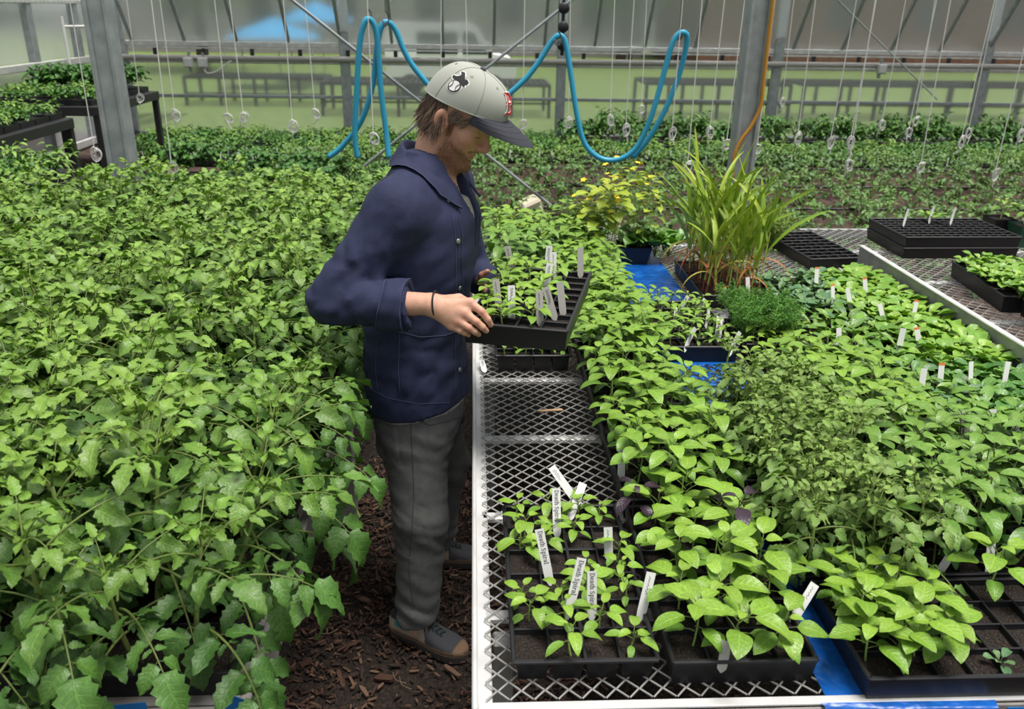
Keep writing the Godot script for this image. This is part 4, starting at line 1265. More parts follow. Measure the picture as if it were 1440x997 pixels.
	# empty trays at the far end
	cell_tray("empty black cell tray at the far end between the two benches", "tray", "empty black trays", Transform3D(Basis(Vector3.UP, 0.12), Vector3(1.78, 0.745, -4.25)), 0.28, 0.54, 0.058, 5, 9, true, 1.0)
	for k in 2:
		var h := 0.762 + k * 0.058
		var e := cell_tray("empty black tray in the stack of two on the wire bench, %s" % ["lower", "upper"][k], "tray", "empty black trays", Transform3D(Basis(Vector3.UP, 0.02), Vector3(2.52, h, -4.33)), 0.62, 0.42, 0.058, 12, 8, true, 1.0)
		e.name = numbered("stacked_tray")
	# lettuce and pea trays on the neighbouring bench
	for k in 2:
		var z := -2.72 - k * 0.56
		cell_tray("black tray of yellow-green lettuce and peas on the wire bench, %s" % ["nearer", "farther"][k], "tray", "trays on the wire bench", Transform3D(Basis(Vector3.UP, -0.12), Vector3(2.42, 0.762, z - 0.25)), 0.30, 0.54, 0.075, 3, 5, true)
		put_plants(let if k == 1 else mid, "lettuce_seedling" if k == 1 else "pea_seedling", "yellow-green lettuce" if k == 1 else "climbing pea shoot", "%s tray on wire bench" % ["nearer", "farther"][k], "plants on the wire bench", cells_of(2.29, 2.55, z, z - 0.5, 0.82, 4, 6), 0.9, 1.4, 0.02)
	# black pots and a green pot at the right edge
	for q in [[1400, 335, "black pot with a small orange-flowered plant at the far right", M.black_plastic], [1436, 345, "dark green pot at the right picture edge", mat(lin(.01, .06, .035), 0.5)]]:
		var p := py(q[0], q[1], 0.765)
		var o := thing("plant_pot", q[2], "pot", p)
		mi(cup_mesh(0.13, 0.13, 0.12, 0.75), q[3], "pot_body", o).position.y = 0.12
		var so := MB.new(); so.box(Vector3(0, 0.105, 0), Vector3(0.115, 0.01, 0.115)); mi(so.mesh(), M.potting, "soil", o)
		copy(small[2], "marigold_seedling", "small plant growing in the " + ("black pot" if q[0] < 1410 else "green pot") + " at the far right", "seedling", "", Transform3D(Basis().scaled(Vector3.ONE * 1.5), p + Vector3(0, 0.11, 0)))

	# ================= labels
	var front := [[822, 676, "~", -0.5, 0.62, 0.115, "leaning white label with writing at back of the front left pack"], [784, 715, "Death Spiral", -0.35, 0.02, 0.10, "upright white label with dark writing in front left pack, back row"], [775, 780, "Death Spiral", -0.25, 0.2, 0.11, "tilted white label reading Death Spiral in the front left pack"], [797, 828, "Death Spiral", -0.25, -0.22, 0.115, "tallest white label reading Death Spiral near the pack's front"], [833, 830, "Death Spiral", -0.2, 0.02, 0.09, "short white label reading Death Spiral right of the tallest one"], [900, 830, "~", -0.3, -0.22, 0.085, "white label with scratched-out writing at the pack's right side"], [800, 690, "", -0.7, -0.4, 0.08, "blank bent white label at the pack's back edge"], [857, 745, "~", -0.2, 0.05, 0.06, "small pale label at back right of the front pack"]]
	for q in front:
		var foot := pz(q[0], q[1] + 33, py(q[0], q[1] + 33, 0.80).z)
		foot.y = 0.778
		plant_tag(foot, 0.0, q[3], q[4], q[5] + 0.022, q[6], q[2], 0.0, "labels in the front left pack")
	var rest := [[874, 640, "~", "white label among dense peppers beside the free mesh", -0.2, 0.0], [1022, 920, "", "blank grey-white label at the front of the second tray", -0.35, -0.18], [1113, 838, "~", "white label with writing by the purple leaves", -0.5, -0.6], [1225, 800, "~", "white label half hidden behind the glossy peppers", -0.3, -0.3], [1320, 770, "~", "tilted white label with letters behind the wide tray", -0.4, -0.6], [1394, 775, "~", "upright white label at the right in front of empty cells", -0.2, 0.05], [1318, 722, "~", "tall white label in dark cells right of tomato seedlings", -0.3, -0.2], [1282, 668, "~", "white label behind the tomato seedlings at the right", -0.4, -0.5], [1246, 635, "", "blank white label behind the tomato seedlings", -0.4, -0.5]]
	for q in rest:
		var foot := py(q[0], q[1] + 28, 0.80); foot.y = 0.775
		plant_tag(foot if q[0] != 1022 else foot + Vector3(0, 0, -0.03), 0.0, q[4], q[5], 0.10 if q[0] != 1022 else 0.062, q[3], q[2], 0.0, "labels in the right-hand trays", M.tag_grey if q[0] == 1022 else null)
	# curled labels behind the blue mat
	for k in 8:
		var spot: Array = [[958, 435], [990, 424], [1018, 450], [1038, 474], [1022, 455], [975, 468], [1004, 437], [966, 420]][k]
		var foot := py(spot[0] - 12, spot[1] + 22, 0.80); foot.y = 0.785
		plant_tag(foot, 0.7, -0.35, -0.75, 0.105, "curled blank white label, %s in the tray behind the blue mat" % ordinal(k), "", 0.35 if k % 2 else -0.35, "curled labels")
	# labels in the mixed block; some have an orange head
	var mixed := [[1175, 405], [1202, 410], [1183, 470], [1222, 395], [1250, 432], [1265, 470], [1301, 468], [1220, 505], [1297, 530], [1325, 522], [1370, 520], [1415, 520], [1187, 545], [1160, 540], [1410, 590], [1425, 600], [1370, 595], [1240, 540], [1285, 428], [1100, 418], [1055, 395], [1028, 408], [1340, 640], [1250, 600], [1150, 380]]
	for k in mixed.size():
		var q: Array = mixed[k]
		var foot := py(q[0], q[1] + 14, 0.85); foot.y = 0.79
		plant_tag(foot, rr(-.4, .4), -0.25, rr(-.3, .3), 0.115, "white label standing in the mixed block, %s counted from the far left" % ordinal(k), "", 0.0, "labels in the mixed block")
		if k % 3 == 0:
			var tg: Node3D = get_child(get_child_count() - 1)
			var mb := MB.new(); mb.box(Vector3(0, 0.111, 0), Vector3(0.0198, 0.008, 0.0013)); mi(mb.mesh(), mat(lin(.75, .22, .06), 0.6), "orange_head", tg)
	for q in [[1270, 309], [1306, 305], [1336, 307], [1440, 305]]:
		plant_tag(py(q[0], q[1] + 10, 0.88) , 0.3, -0.2, -0.25, 0.1, "weathered white label stuck in the stacked trays, %s" % {1270: "leftmost", 1306: "beside a lone sprout", 1336: "rightmost, bent", 1440: "at the picture edge"}[q[0]], "", 0.2, "labels at the far end")
	copy(let[1], "lettuce_seedling", "lone pale sprout standing in the stacked empty trays", "seedling", "", Transform3D(Basis().scaled(Vector3.ONE * 1.0), py(1305, 311, 0.88)))
	# loose things on the mesh
	var stick := MB.new(); stick.col = Color(.55, .36, .20)
	stick.slab(PackedVector2Array([Vector2(-0.04, 0.0), Vector2(-0.028, 0.006), Vector2(0.04, 0.007), Vector2(0.043, 0), Vector2(0.04, -0.006), Vector2(-0.028, -0.006)]), 0.0025, Transform3D(Basis(Vector3.RIGHT, Vector3.FORWARD, Vector3.UP), Vector3.ZERO))
	var so2 := mi(stick.mesh(), M.vc, "wooden_stake"); so2.position = py(773, 577, 0.7415); so2.rotation.y = 0.12
	tag(so2, "pale wooden stake lying on the bare mesh", "stake")
	plant_tag(py(682, 524, 0.742), 0.15, -1.35, 0.0, 0.075, "white label lying on the mesh by the bench edge", "~", 0.0, "loose labels")
	for o in free_later: o.free()

func build_stage3() -> void:
	var later := []
	# ---- transplants in the soil rows behind the benches
	var tp := []
	for k in 5: tp.append(proto_tomato(700 + k, 0.26 + 0.03 * k, 8, 1.35, 0.04, Color(.17, .34, .06), Color(.09, .21, .05)))
	later += tp
	for r in 5:
		var z := -6.1 - r * 1.15
		var dl := MB.new(); dl.tube(PackedVector3Array([Vector3(-2.4, 0.10, z + 0.1), Vector3(3, 0.095, z + 0.12), Vector3(9, 0.10, z + 0.1)]), f1(0.011), 6)
		tag(mi(dl.mesh(), M.black_plastic, "drip_line"), "black drip line along the %s soil row behind the benches" % ordinal(r), "drip line", "drip lines")
		var n := 0
		for k in 34:
			for s in 2:
				var p := Vector3(-2.3 + k * 0.34 + rr(-.05, .05) + s * 0.17, 0.06, z + rr(-.06, .06) + (0.22 if s else -0.22))
				if p.x < -1.2 and r < 3: continue
				if not in_view(p, 10): continue
				copy(tp[rng.randi() % 5], "tomato_transplant", "young transplant, %s from the left in the %s soil row" % [ordinal(n), ordinal(r)], "plant", "transplants in the rear soil rows", Transform3D(Basis.from_euler(Vector3(rr(-.15, .15), rr(0, TAU), rr(-.15, .15))).scaled(Vector3.ONE * rr(0.55, 0.9)), p))
				n += 1
	# ---- flats of seedlings on the ground along the back wall
	var greens := [Color(.10, .27, .04), Color(.16, .36, .05), Color(.07, .21, .04)]
	var dark := [Color(.06, .19, .03), Color(.09, .25, .04)]
	var lite := [Color(.20, .40, .06), Color(.26, .46, .08)]
	var fols := [flat_foliage(1, 0.54, 0.30, 0.13, 34, 0.07, greens), flat_foliage(2, 0.54, 0.30, 0.15, 34, 0.085, lite, true), flat_foliage(3, 0.54, 0.30, 0.30, 44, 0.10, dark), flat_foliage(4, 0.54, 0.30, 0.38, 50, 0.12, greens, true), flat_foliage(5, 0.54, 0.30, 0.12, 40, 0.055, greens)]
	var tm := MB.new()
	for s in [-1, 1]:
		tm.box(Vector3(s * 0.265, 0.03, 0), Vector3(0.008, 0.06, 0.28), 0.002); tm.box(Vector3(0, 0.03, s * 0.138), Vector3(0.54, 0.06, 0.008), 0.002)
	tm.box(Vector3(0, 0.045, 0), Vector3(0.52, 0.012, 0.27))
	var tray_mesh := tm.mesh()
	var nt := 0
	for r in 6:
		var z := -11.25 - r * 0.42
		var n := 0
		for k in 26:
			var x := -4.55 + k * 0.56 + rr(-.02, .02)
			if r == 0 and x > 0.3 and x < 3.2: continue
			if not in_view(Vector3(x, 0.1, z), 30): continue
			if rng.randf() < 0.05: continue
			var tall := r >= 4 and x > 1.2
			var o := thing("seedling_flat", "%s seedling flat from left in the %s row before the back wall" % [ordinal(n), ordinal(r)], "flat", Vector3(x, 0.0, z), rr(-.03, .03), "flats along the back wall")
			n += 1
			mi(tray_mesh, M.black_plastic, "tray", o)
			var f := mi(fols[(2 + rng.randi() % 2) if tall else ([0, 1, 4][rng.randi() % 3])], M.leaf_matte, "seedlings", o, "stuff")
			f.position.y = 0.05; f.scale = Vector3(1, rr(0.85, 1.25), 1)
			f.rotation.y = PI if rng.randf() < 0.5 else 0.0
			if r < 2:
				for q in 3:
					plant_tag(Vector3(x - 0.2 + 0.2 * q + rr(-.04, .04), 0.055, z + 0.15), rr(-.2, .2), -0.1, rr(-.15, .15), 0.12, "small white label, %s along the front of the back wall flats" % ordinal(nt), "", 0.0, "labels on the back wall flats")
					nt += 1
	# ---- flats left of the man, on the ground in front of the back wall
	for r in 3:
		for k in 7:
			var x := -3.9 + k * 0.56; var z := -8.7 - r * 0.75
			if x > -0.9: continue
			var o := thing("seedling_flat", "seedling flat %s from the left in the %s row beyond the tomato bench" % [ordinal(k), ordinal(r)], "flat", Vector3(x, 0.0, z), rr(-.05, .05), "flats beyond the tomato bench")
			mi(tray_mesh, M.black_plastic, "tray", o)
			var f := mi(fols[[0, 1, 4, 2][rng.randi() % 4]], M.leaf_matte, "seedlings", o, "stuff"); f.position.y = 0.05; f.scale = Vector3(1, 1.3, 1.2)
	# ---- black tables by the left wall
	for q in [[-4.85, -8.0, 1.25, 2.6, 0.80, "black steel table with seedling trays by the left wall, nearer one"], [-4.8, -10.75, 1.3, 1.9, 0.86, "black steel table with seedling trays in the left back corner"], [-3.55, -6.2, 1.15, 0.9, 0.70, "low black table left of the steel post, with leggy seedlings"]]:
		var t := thing("plant_table", q[5], "table", Vector3(q[0], 0, q[1]))
		var w: float = q[2]; var l: float = q[3]; var h: float = q[4]
		var fr := MB.new()
		for s in [-1, 1]:
			fr.box(Vector3(s * w / 2, h - 0.05, 0), Vector3(0.04, 0.1, l), 0.004); fr.box(Vector3(0, h - 0.05, s * l / 2), Vector3(w, 0.1, 0.04), 0.004)
		mi(fr.mesh(), M.black_metal, "frame", t)
		var tpm := MB.new(); tpm.box(Vector3(0, h - 0.006, 0), Vector3(w, 0.01, l)); mi(tpm.mesh(), M.black_metal, "top", t)
		for sx in [-1, 1]:
			for sz in [-1, 1]:
				var lg := MB.new(); lg.box(Vector3(sx * (w / 2 - 0.03), h / 2 - 0.03, sz * (l / 2 - 0.03)), Vector3(0.07, h - 0.06, 0.07), 0.004); mi(lg.mesh(), M.black_metal, "leg", t)
		var nz := int(l / 0.30)
		for a in nz:
			for b in 2:
				var o := thing("seedling_flat", "flat on the %s, %s row, %s side" % ["nearer left wall table" if q[1] == -8.0 else ("corner table" if q[1] < -10 else "low table by the post"), ordinal(a), ["wall", "aisle"][b]], "flat", Vector3(q[0] - 0.3 + b * 0.58, h, q[1] - l / 2 + 0.16 + a * 0.30), 0, "flats on the left tables")
				mi(tray_mesh, M.black_plastic, "tray", o)
				var f := mi(fols[2] if (q[1] < -10 and a < 3) else fols[[0, 1, 4][(a + b) % 3]], M.leaf_matte, "seedlings", o, "stuff")
				f.position.y = 0.05
				if q[1] > -7: f.scale.y = 1.4
	for o in later: o.free()

# ---------------------------------------------------------------- distance fields
class Bone:
	var a: Vector3
	var ba: Vector3
	var inv: float
	var ra: float
	var dr: float
	var k: float
	func _init(p: Vector3, q: Vector3, r0: float, r1: float, kk := 0.02) -> void:
		a = p; ba = q - p; inv = 1.0 / maxf(ba.length_squared(), 1e-9); ra = r0; dr = r1 - r0; k = kk
	func d(p: Vector3) -> float:
		var pa := p - a
		var h := clampf(pa.dot(ba) * inv, 0.0, 1.0)
		return (pa - ba * h).length() - ra - dr * h

static func smin(a: float, b: float, k: float) -> float:
	var h := maxf(k - absf(a - b), 0.0) / k
	return minf(a, b) - h * h * k * 0.25

static func chain(bones: Array, p: Vector3, d0 := 1e3) -> float:
	var d := d0
	for b: Bone in bones: d = smin(d, b.d(p), b.k)
	return d

static func ell(p: Vector3, c: Vector3, r: Vector3) -> float:
	var q := p - c
	var k0 := (q / r).length()
	var k1 := (q / (r * r)).length()
	return k0 * (k0 - 1.0) / maxf(k1, 1e-6)

# surface nets: one vertex in each cell the surface crosses
func surface_net(mb: MB, fn: Callable, lo: Vector3, hi: Vector3, cell: float, colf = null, slack := 1.25) -> void:
	var B := 5
	var nb := Vector3i(((hi - lo) / (cell * B)).ceil())
	var n := nb * B + Vector3i.ONE
	var val := PackedFloat32Array(); val.resize(n.x * n.y * n.z); val.fill(9.0)
	var vid := PackedInt32Array(); vid.resize(n.x * n.y * n.z); vid.fill(-1)
	var sx := 1; var sy := n.x; var sz := n.x * n.y
	var act := []
	var half := cell * B * 0.5
	var reach := half * 1.7321 * slack
	for bz in nb.z:
		for by in nb.y:
			for bx in nb.x:
				var c := lo + Vector3(bx, by, bz) * (cell * B) + Vector3.ONE * half
				if absf(fn.call(c)) < reach: act.append(Vector3i(bx, by, bz))
	for b: Vector3i in act:
		for k in B + 1:
			for j in B + 1:
				var row := (b.x * B) + (b.y * B + j) * sy + (b.z * B + k) * sz
				for i in B + 1:
					if val[row + i] > 8.9:
						val[row + i] = fn.call(lo + Vector3(b.x * B + i, b.y * B + j, b.z * B + k) * cell)
	var off := PackedInt32Array([0, sx, sy, sx + sy, sz, sx + sz, sy + sz, sx + sy + sz])
	var edges := [[0, 1], [2, 3], [4, 5], [6, 7], [0, 2], [1, 3], [4, 6], [5, 7], [0, 4], [1, 5], [2, 6], [3, 7]]
	for b: Vector3i in act:
		for k in B:
			for j in B:
				for i in B:
					var gx := b.x * B + i; var gy := b.y * B + j; var gz := b.z * B + k
					var at := gx + gy * sy + gz * sz
					var m := 0
					for q in 8:
						if val[at + off[q]] < 0.0: m |= 1 << q
					if m == 0 or m == 255: continue
					var s := Vector3.ZERO; var cnt := 0
					for e in edges:
						var e0: int = e[0]; var e1: int = e[1]
						if ((m >> e0) & 1) != ((m >> e1) & 1):
							var v0 := val[at + off[e0]]; var v1 := val[at + off[e1]]
							var t := v0 / (v0 - v1)
							var p0 := Vector3(e0 & 1, (e0 >> 1) & 1, e0 >> 2); var p1 := Vector3(e1 & 1, (e1 >> 1) & 1, e1 >> 2)
							s += p0.lerp(p1, t); cnt += 1
					var p := lo + (Vector3(gx, gy, gz) + s / cnt) * cell
					if colf != null: mb.col = colf.call(p)
					vid[at] = mb.vert(p, Vector2(p.x, p.y))
	for b: Vector3i in act:
		for k in B:
			for j in B:
				for i in B:
					var at := (b.x * B + i) + (b.y * B + j) * sy + (b.z * B + k) * sz
					var v0 := val[at]
					for ax in 3:
						var st: int = [sx, sy, sz][ax]
						var v1 := val[at + st]
						if v1 > 8.9 or (v0 < 0.0) == (v1 < 0.0): continue
						var u: int = [sy, sz, sx][ax]; var w: int = [sz, sx, sy][ax]
						if at - u - w < 0: continue
						var a := vid[at]; var d := vid[at - u]; var e := vid[at - u - w]; var f := vid[at - w]
						if a < 0 or d < 0 or e < 0 or f < 0: continue
						if v0 < 0.0: mb.quad(a, f, e, d)
						else: mb.quad(a, d, e, f)

# ---------------------------------------------------------------- the man
const MF := Vector3(0.951, 0, 0.309)   # the way his chest faces
const MR := Vector3(-0.309, 0, 0.951)  # towards his right
var torso_tab := [ # height, centre x, centre z, half depth, half width
	[0.79, -0.172, -2.385, 0.150, 0.210], [0.84, -0.172, -2.385, 0.151, 0.210], [1.0, -0.176, -2.385, 0.148, 0.196], [1.15, -0.166, -2.39, 0.152, 0.198], [1.28, -0.150, -2.395, 0.160, 0.205], [1.38, -0.142, -2.40, 0.158, 0.200], [1.46, -0.140, -2.40, 0.125, 0.160], [1.52, -0.138, -2.40, 0.086, 0.105], [1.56, -0.136, -2.40, 0.06, 0.07]]
var jacket_bones := []
var fold_noise: FastNoiseLite
var pants_bones := []
var hf: Vector3
var hu: Vector3
var hr: Vector3
var hc := Vector3(-0.052, 1.648, -2.405)

func torso_d(p: Vector3, grow: float) -> float:
	var y := clampf(p.y, 0.79, 1.56)
	var k := 0
	while k < torso_tab.size() - 2 and torso_tab[k + 1][0] < y: k += 1
	var r0: Array = torso_tab[k]; var r1: Array = torso_tab[k + 1]
	var t: float = (y - r0[0]) / (r1[0] - r0[0])
	t = t * t * (3.0 - 2.0 * t) * 0.5 + t * 0.5
	var q := Vector3(p.x - lerpf(r0[1], r1[1], t), 0, p.z - lerpf(r0[2], r1[2], t))
	var a := lerpf(r0[3], r1[3], t) + grow; var b := lerpf(r0[4], r1[4], t) + grow
	var f := q.dot(MF); var r := q.dot(MR)
	var l := sqrt(f * f / (a * a) + r * r / (b * b))
	var g := sqrt(f * f / (a * a * a * a) + r * r / (b * b * b * b))
	var d := l * (l - 1.0) / maxf(g, 1e-4) if l > 0.05 else -minf(a, b)
	return maxf(d, p.y - 1.56)

func jacket_d(p: Vector3) -> float:
	var d := torso_d(p, 0.0)
	for k in jacket_bones.size():
		var b: Bone = jacket_bones[k]
		d = smin(d, b.d(p) if k != 3 else maxf(b.d(p), sleeve_cut(p)), b.k)
	# cloth folds: soft diagonal creases, stronger at the elbow and waist
	var fold := fold_noise.get_noise_3d(p.x * 15.0 + p.y * 6.0, p.y * 17.0 - p.x * 9.0, p.z * 8.0)
	var amp := 0.0028
	var el := p.distance_to(Vector3(-0.36, 1.22, -2.15))
	amp += 0.010 * exp(-el * el / 0.016)
	var arm := p.distance_to(Vector3(-0.25, 1.21, -2.11))
	amp += 0.005 * exp(-arm * arm / 0.01)
	amp += 0.0035 * exp(-pow((p.y - 0.95) / 0.12, 2.0))
	d += (0.42 - absf(fold) * 1.5) * amp * 1.7
	# hem
	d = maxf(d, 0.815 - p.y + 0.02 * (p.x + 0.17))
	# open neck
	var q := p - Vector3(-0.14, 0, -2.40)
	var lat := absf(q.dot(MR) + 0.004)
	var w := lerpf(0.004, 0.042, clampf((p.y - 1.33) / 0.17, 0.0, 1.0))
	if p.y > 1.30: d = maxf(d, -maxf(lat - w, -(q.dot(MF) - 0.03)))
	return d

func sleeve_cut(p: Vector3) -> float:
	var c := Vector3(-0.168, 1.20, -2.095)
	return (p - c).dot(Vector3(0.98, 0.16, 0.1).normalized())

func pants_d(p: Vector3) -> float:
	var q := Vector3(p.x + 0.172, 0, p.z + 2.385)
	var f := q.dot(MF); var r := q.dot(MR)
	var a := 0.126; var b := 0.176
	var l := sqrt(f * f / (a * a) + r * r / (b * b))
	var d := (l - 1.0) * 0.145
	d = maxf(maxf(d, 0.69 - p.y), p.y - 0.90)
	for bn: Bone in pants_bones: d = smin(d, bn.d(p), bn.k)
	var fold := fold_noise.get_noise_3d(p.x * 7.0, p.y * 22.0 + p.x * 10.0, p.z * 8.0)
	var amp := 0.003 + 0.006 * exp(-pow((p.y - 0.43) / 0.07, 2.0)) + 0.006 * exp(-pow((p.y - 0.16) / 0.06, 2.0)) + 0.004 * exp(-pow((p.y - 0.68) / 0.06, 2.0))
	d += (0.42 - absf(fold) * 1.5) * amp * 1.7
	return maxf(d, 0.094 + 0.14 * (p.x + 0.18) - p.y)

func to_head(p: Vector3) -> Vector3:
	var q := p - hc
	return Vector3(q.dot(hf), q.dot(hu), q.dot(hr))
func from_head(q: Vector3) -> Vector3:
	return hc + hf * q.x + hu * q.y + hr * q.z

func head_d(p: Vector3) -> float:
	var q := to_head(p)
	var s := Vector3(q.x, q.y, absf(q.z))
	var d := ell(s, Vector3(0.002, 0.048, 0), Vector3(0.100, 0.092, 0.074))
	d = smin(d, ell(s, Vector3(0.050, -0.022, 0), Vector3(0.050, 0.078, 0.056)), 0.03)
	# jaw and chin
	d = smin(d, cap_d(s, Vector3(0.002, -0.052, 0.049), Vector3(0.076, -0.096, 0.017), 0.018, 0.020), 0.022)
	d = smin(d, (s - Vector3(0.089, -0.098, 0)).length() - 0.019, 0.016)
	# cheek bone, brow
	d = smin(d, (s - Vector3(0.068, -0.012, 0.040)).length() - 0.022, 0.022)
	d = smin(d, cap_d(s, Vector3(0.091, 0.030, 0.008), Vector3(0.078, 0.032, 0.042), 0.011, 0.010), 0.014)
	# eye hollow, lid
	d = -smin(-d, (s - Vector3(0.108, 0.010, 0.034)).length() - 0.0165, 0.012)
	d = smin(d, (s - Vector3(0.082, 0.010, 0.032)).length() - 0.0135, 0.004)
	# nose
	d = smin(d, cap_d(s, Vector3(0.094, 0.026, 0), Vector3(0.122, -0.020, 0), 0.009, 0.0105), 0.012)
	d = smin(d, (s - Vector3(0.108, -0.028, 0.011)).length() - 0.0082, 0.008)
	d = smin(d, cap_d(s, Vector3(0.096, -0.030, 0), Vector3(0.116, -0.027, 0), 0.013, 0.0095), 0.008)
	# lips
	d = smin(d, cap_d(s, Vector3(0.0985, -0.053, 0), Vector3(0.087, -0.056, 0.022), 0.0062, 0.003), 0.008)
	d = smin(d, cap_d(s, Vector3(0.0965, -0.065, 0), Vector3(0.086, -0.063, 0.020), 0.0066, 0.003), 0.008)
	d = -smin(-d, cap_d(s, Vector3(0.106, -0.0592, 0), Vector3(0.089, -0.0605, 0.026), 0.0018, 0.0014), 0.003)
	# ear
	var e := s - Vector3(-0.004, -0.002, 0.079)
	e = Vector3(e.x * cos(0.25) + e.y * sin(0.25), e.y * cos(0.25) - e.x * sin(0.25), e.z - e.x * -0.35)
	var ear := ell(e, Vector3.ZERO, Vector3(0.020, 0.034, 0.0095))
	ear = -smin(-ear, ell(e, Vector3(0.004, -0.002, 0.011), Vector3(0.0105, 0.021, 0.0085)), 0.005)
	ear = smin(ear, (e - Vector3(0.012, -0.006, 0.002)).length() - 0.006, 0.005)
	ear = smin(ear, (e - Vector3(0.002, -0.030, 0.0)).length() - 0.0075, 0.006)
	d = smin(d, ear, 0.006)
	# neck
	d = smin(d, cap_d(p, from_head(Vector3(-0.030, -0.045, 0)), Vector3(-0.130, 1.45, -2.40), 0.052, 0.062), 0.03)
	d = smin(d, cap_d(p, from_head(Vector3(0.02, -0.085, 0)), Vector3(-0.085, 1.46, -2.385), 0.025, 0.034), 0.02)
	d = smin(d, ell(p, Vector3(-0.135, 1.42, -2.40), Vector3(0.10, 0.07, 0.13)), 0.03)
	return d

static func cap_d(p: Vector3, a: Vector3, b: Vector3, ra: float, rb: float) -> float:
	var pa := p - a; var ba := b - a
	var h := clampf(pa.dot(ba) / maxf(ba.length_squared(), 1e-9), 0.0, 1.0)
	return (pa - ba * h).length() - lerpf(ra, rb, h)

func beard_at(q: Vector3) -> float:
	# jaw, chin, moustache and sideburn; cheeks and lips stay bare
	var m := 0.0
	var jawline := -0.034 - 0.30 * maxf(q.x - 0.02, 0.0) if q.x < 0.085 else -0.060
	m = smoothstep(jawline + 0.012, jawline - 0.012, q.y) * smoothstep(-0.012, 0.012, q.x - 0.02 * absf(q.z) / 0.06)
	m = maxf(m, smoothstep(0.007, 0.003, absf(q.y + 0.0465)) * smoothstep(0.085, 0.093, q.x) * 0.8)
	m = maxf(m, smoothstep(0.010, 0.004, absf(q.x - 0.024)) * smoothstep(0.02, 0.0, q.y) * smoothstep(-0.05, -0.03, q.y))
	var lip := smoothstep(0.015, 0.009, absf(q.y + 0.0595)) * smoothstep(0.090, 0.096, q.x) * smoothstep(0.026, 0.018, absf(q.z))
	m *= 1.0 - lip * 0.9
	m *= smoothstep(-0.150, -0.120, q.y)
	return clampf(m, 0.0, 1.0)

func skin_at(p: Vector3) -> Color:
	var q := to_head(p)
	var n := fold_noise.get_noise_3d(p.x * 160.0, p.y * 160.0, p.z * 160.0)
	var n2 := fold_noise.get_noise_3d(p.x * 700.0, p.y * 700.0, p.z * 700.0)
	var c := Color(.60, .335, .235) * (1.0 + n * 0.10)
	# ruddier nose, ear and cheek
	var red := exp(-(q - Vector3(0.122, -0.02, 0)).length_squared() / 0.0004) + exp(-(Vector3(q.x, q.y, absf(q.z)) - Vector3(0.0, 0.0, 0.082)).length_squared() / 0.0008) * 0.9 + exp(-(Vector3(q.x, q.y, absf(q.z)) - Vector3(0.075, -0.02, 0.045)).length_squared() / 0.0006) * 0.6
	c = c.lerp(Color(.50, .18, .125), clampf(red, 0, 1) * 0.6)
	var lip := smoothstep(0.011, 0.006, absf(q.y + 0.0595)) * smoothstep(0.090, 0.096, q.x) * smoothstep(0.024, 0.016, absf(q.z))
	c = c.lerp(Color(.40, .15, .12), lip * 0.7)
	var b := beard_at(q)
	c = c.lerp(Color(.20, .085, .045) * (1.0 + n2 * 0.5), b * 0.66)
	c.a = 1.0
	return c

func march(x: float, y: float, fn: Callable, start := 1.7, most := 3.4) -> Vector3:
	var d := ray(x, y).normalized()
	var t := start
	for k in 60:
		var v: float = fn.call(cam_o + d * t)
		t += v * 0.7
		if absf(v) < 0.0006 or t > most: break
	return cam_o + d * t

func chest(lat: float, y: float) -> Vector3:
	var p := Vector3(-0.145, y, -2.40) + MF * 0.35 + MR * lat
	for k in 40: p -= MF * jacket_d(p) * 0.7
	return p

func grad(p: Vector3, fn: Callable) -> Vector3:
	var e := 0.006
	return Vector3(fn.call(p + Vector3(e, 0, 0)) - fn.call(p - Vector3(e, 0, 0)), fn.call(p + Vector3(0, e, 0)) - fn.call(p - Vector3(0, e, 0)), fn.call(p + Vector3(0, 0, e)) - fn.call(p - Vector3(0, 0, e))).normalized()

# a seam that lies on the cloth
func seam(line: Array, fn: Callable, r: float, m: Material, called: String, parent: Node) -> void:
	var pts := []
	for k in line.size() - 1:
		for s in 6:
			var t := s / 6.0
			var p := march(lerpf(line[k][0], line[k + 1][0], t), lerpf(line[k][1], line[k + 1][1], t), fn)
			if pts.size() and p.distance_to(pts[-1]) > 0.05: continue
			pts.append(p + grad(p, fn) * r * 0.3)
	if pts.size() < 3: return
	var mb := MB.new(); mb.tube(PackedVector3Array(pts), f1(r), 5)
	mi(mb.mesh(), m, called, parent)

# a patch of cloth sewn on: corners in order top-left, top-right, bottom-right, bottom-left
func patch(c: Array, fn: Callable, thick: float, m: Material, called: String, parent: Node) -> void:
	var mb := MB.new()
	var rows := []
	for a in 9:
		var row := []
		var v := a / 8.0
		for b in 9:
			var u := b / 8.0
			var x: float = lerpf(lerpf(c[0][0], c[1][0], u), lerpf(c[3][0], c[2][0], u), v)
			var y: float = lerpf(lerpf(c[0][1], c[1][1], u), lerpf(c[3][1], c[2][1], u), v)
			var p := march(x, y, fn)
			row.append(p + grad(p, fn) * (thick if a > 0 and a < 8 and b > 0 and b < 8 else -0.001))
		rows.append(row)
	mb.grid(rows)
	mi(mb.mesh(), m, called, parent)

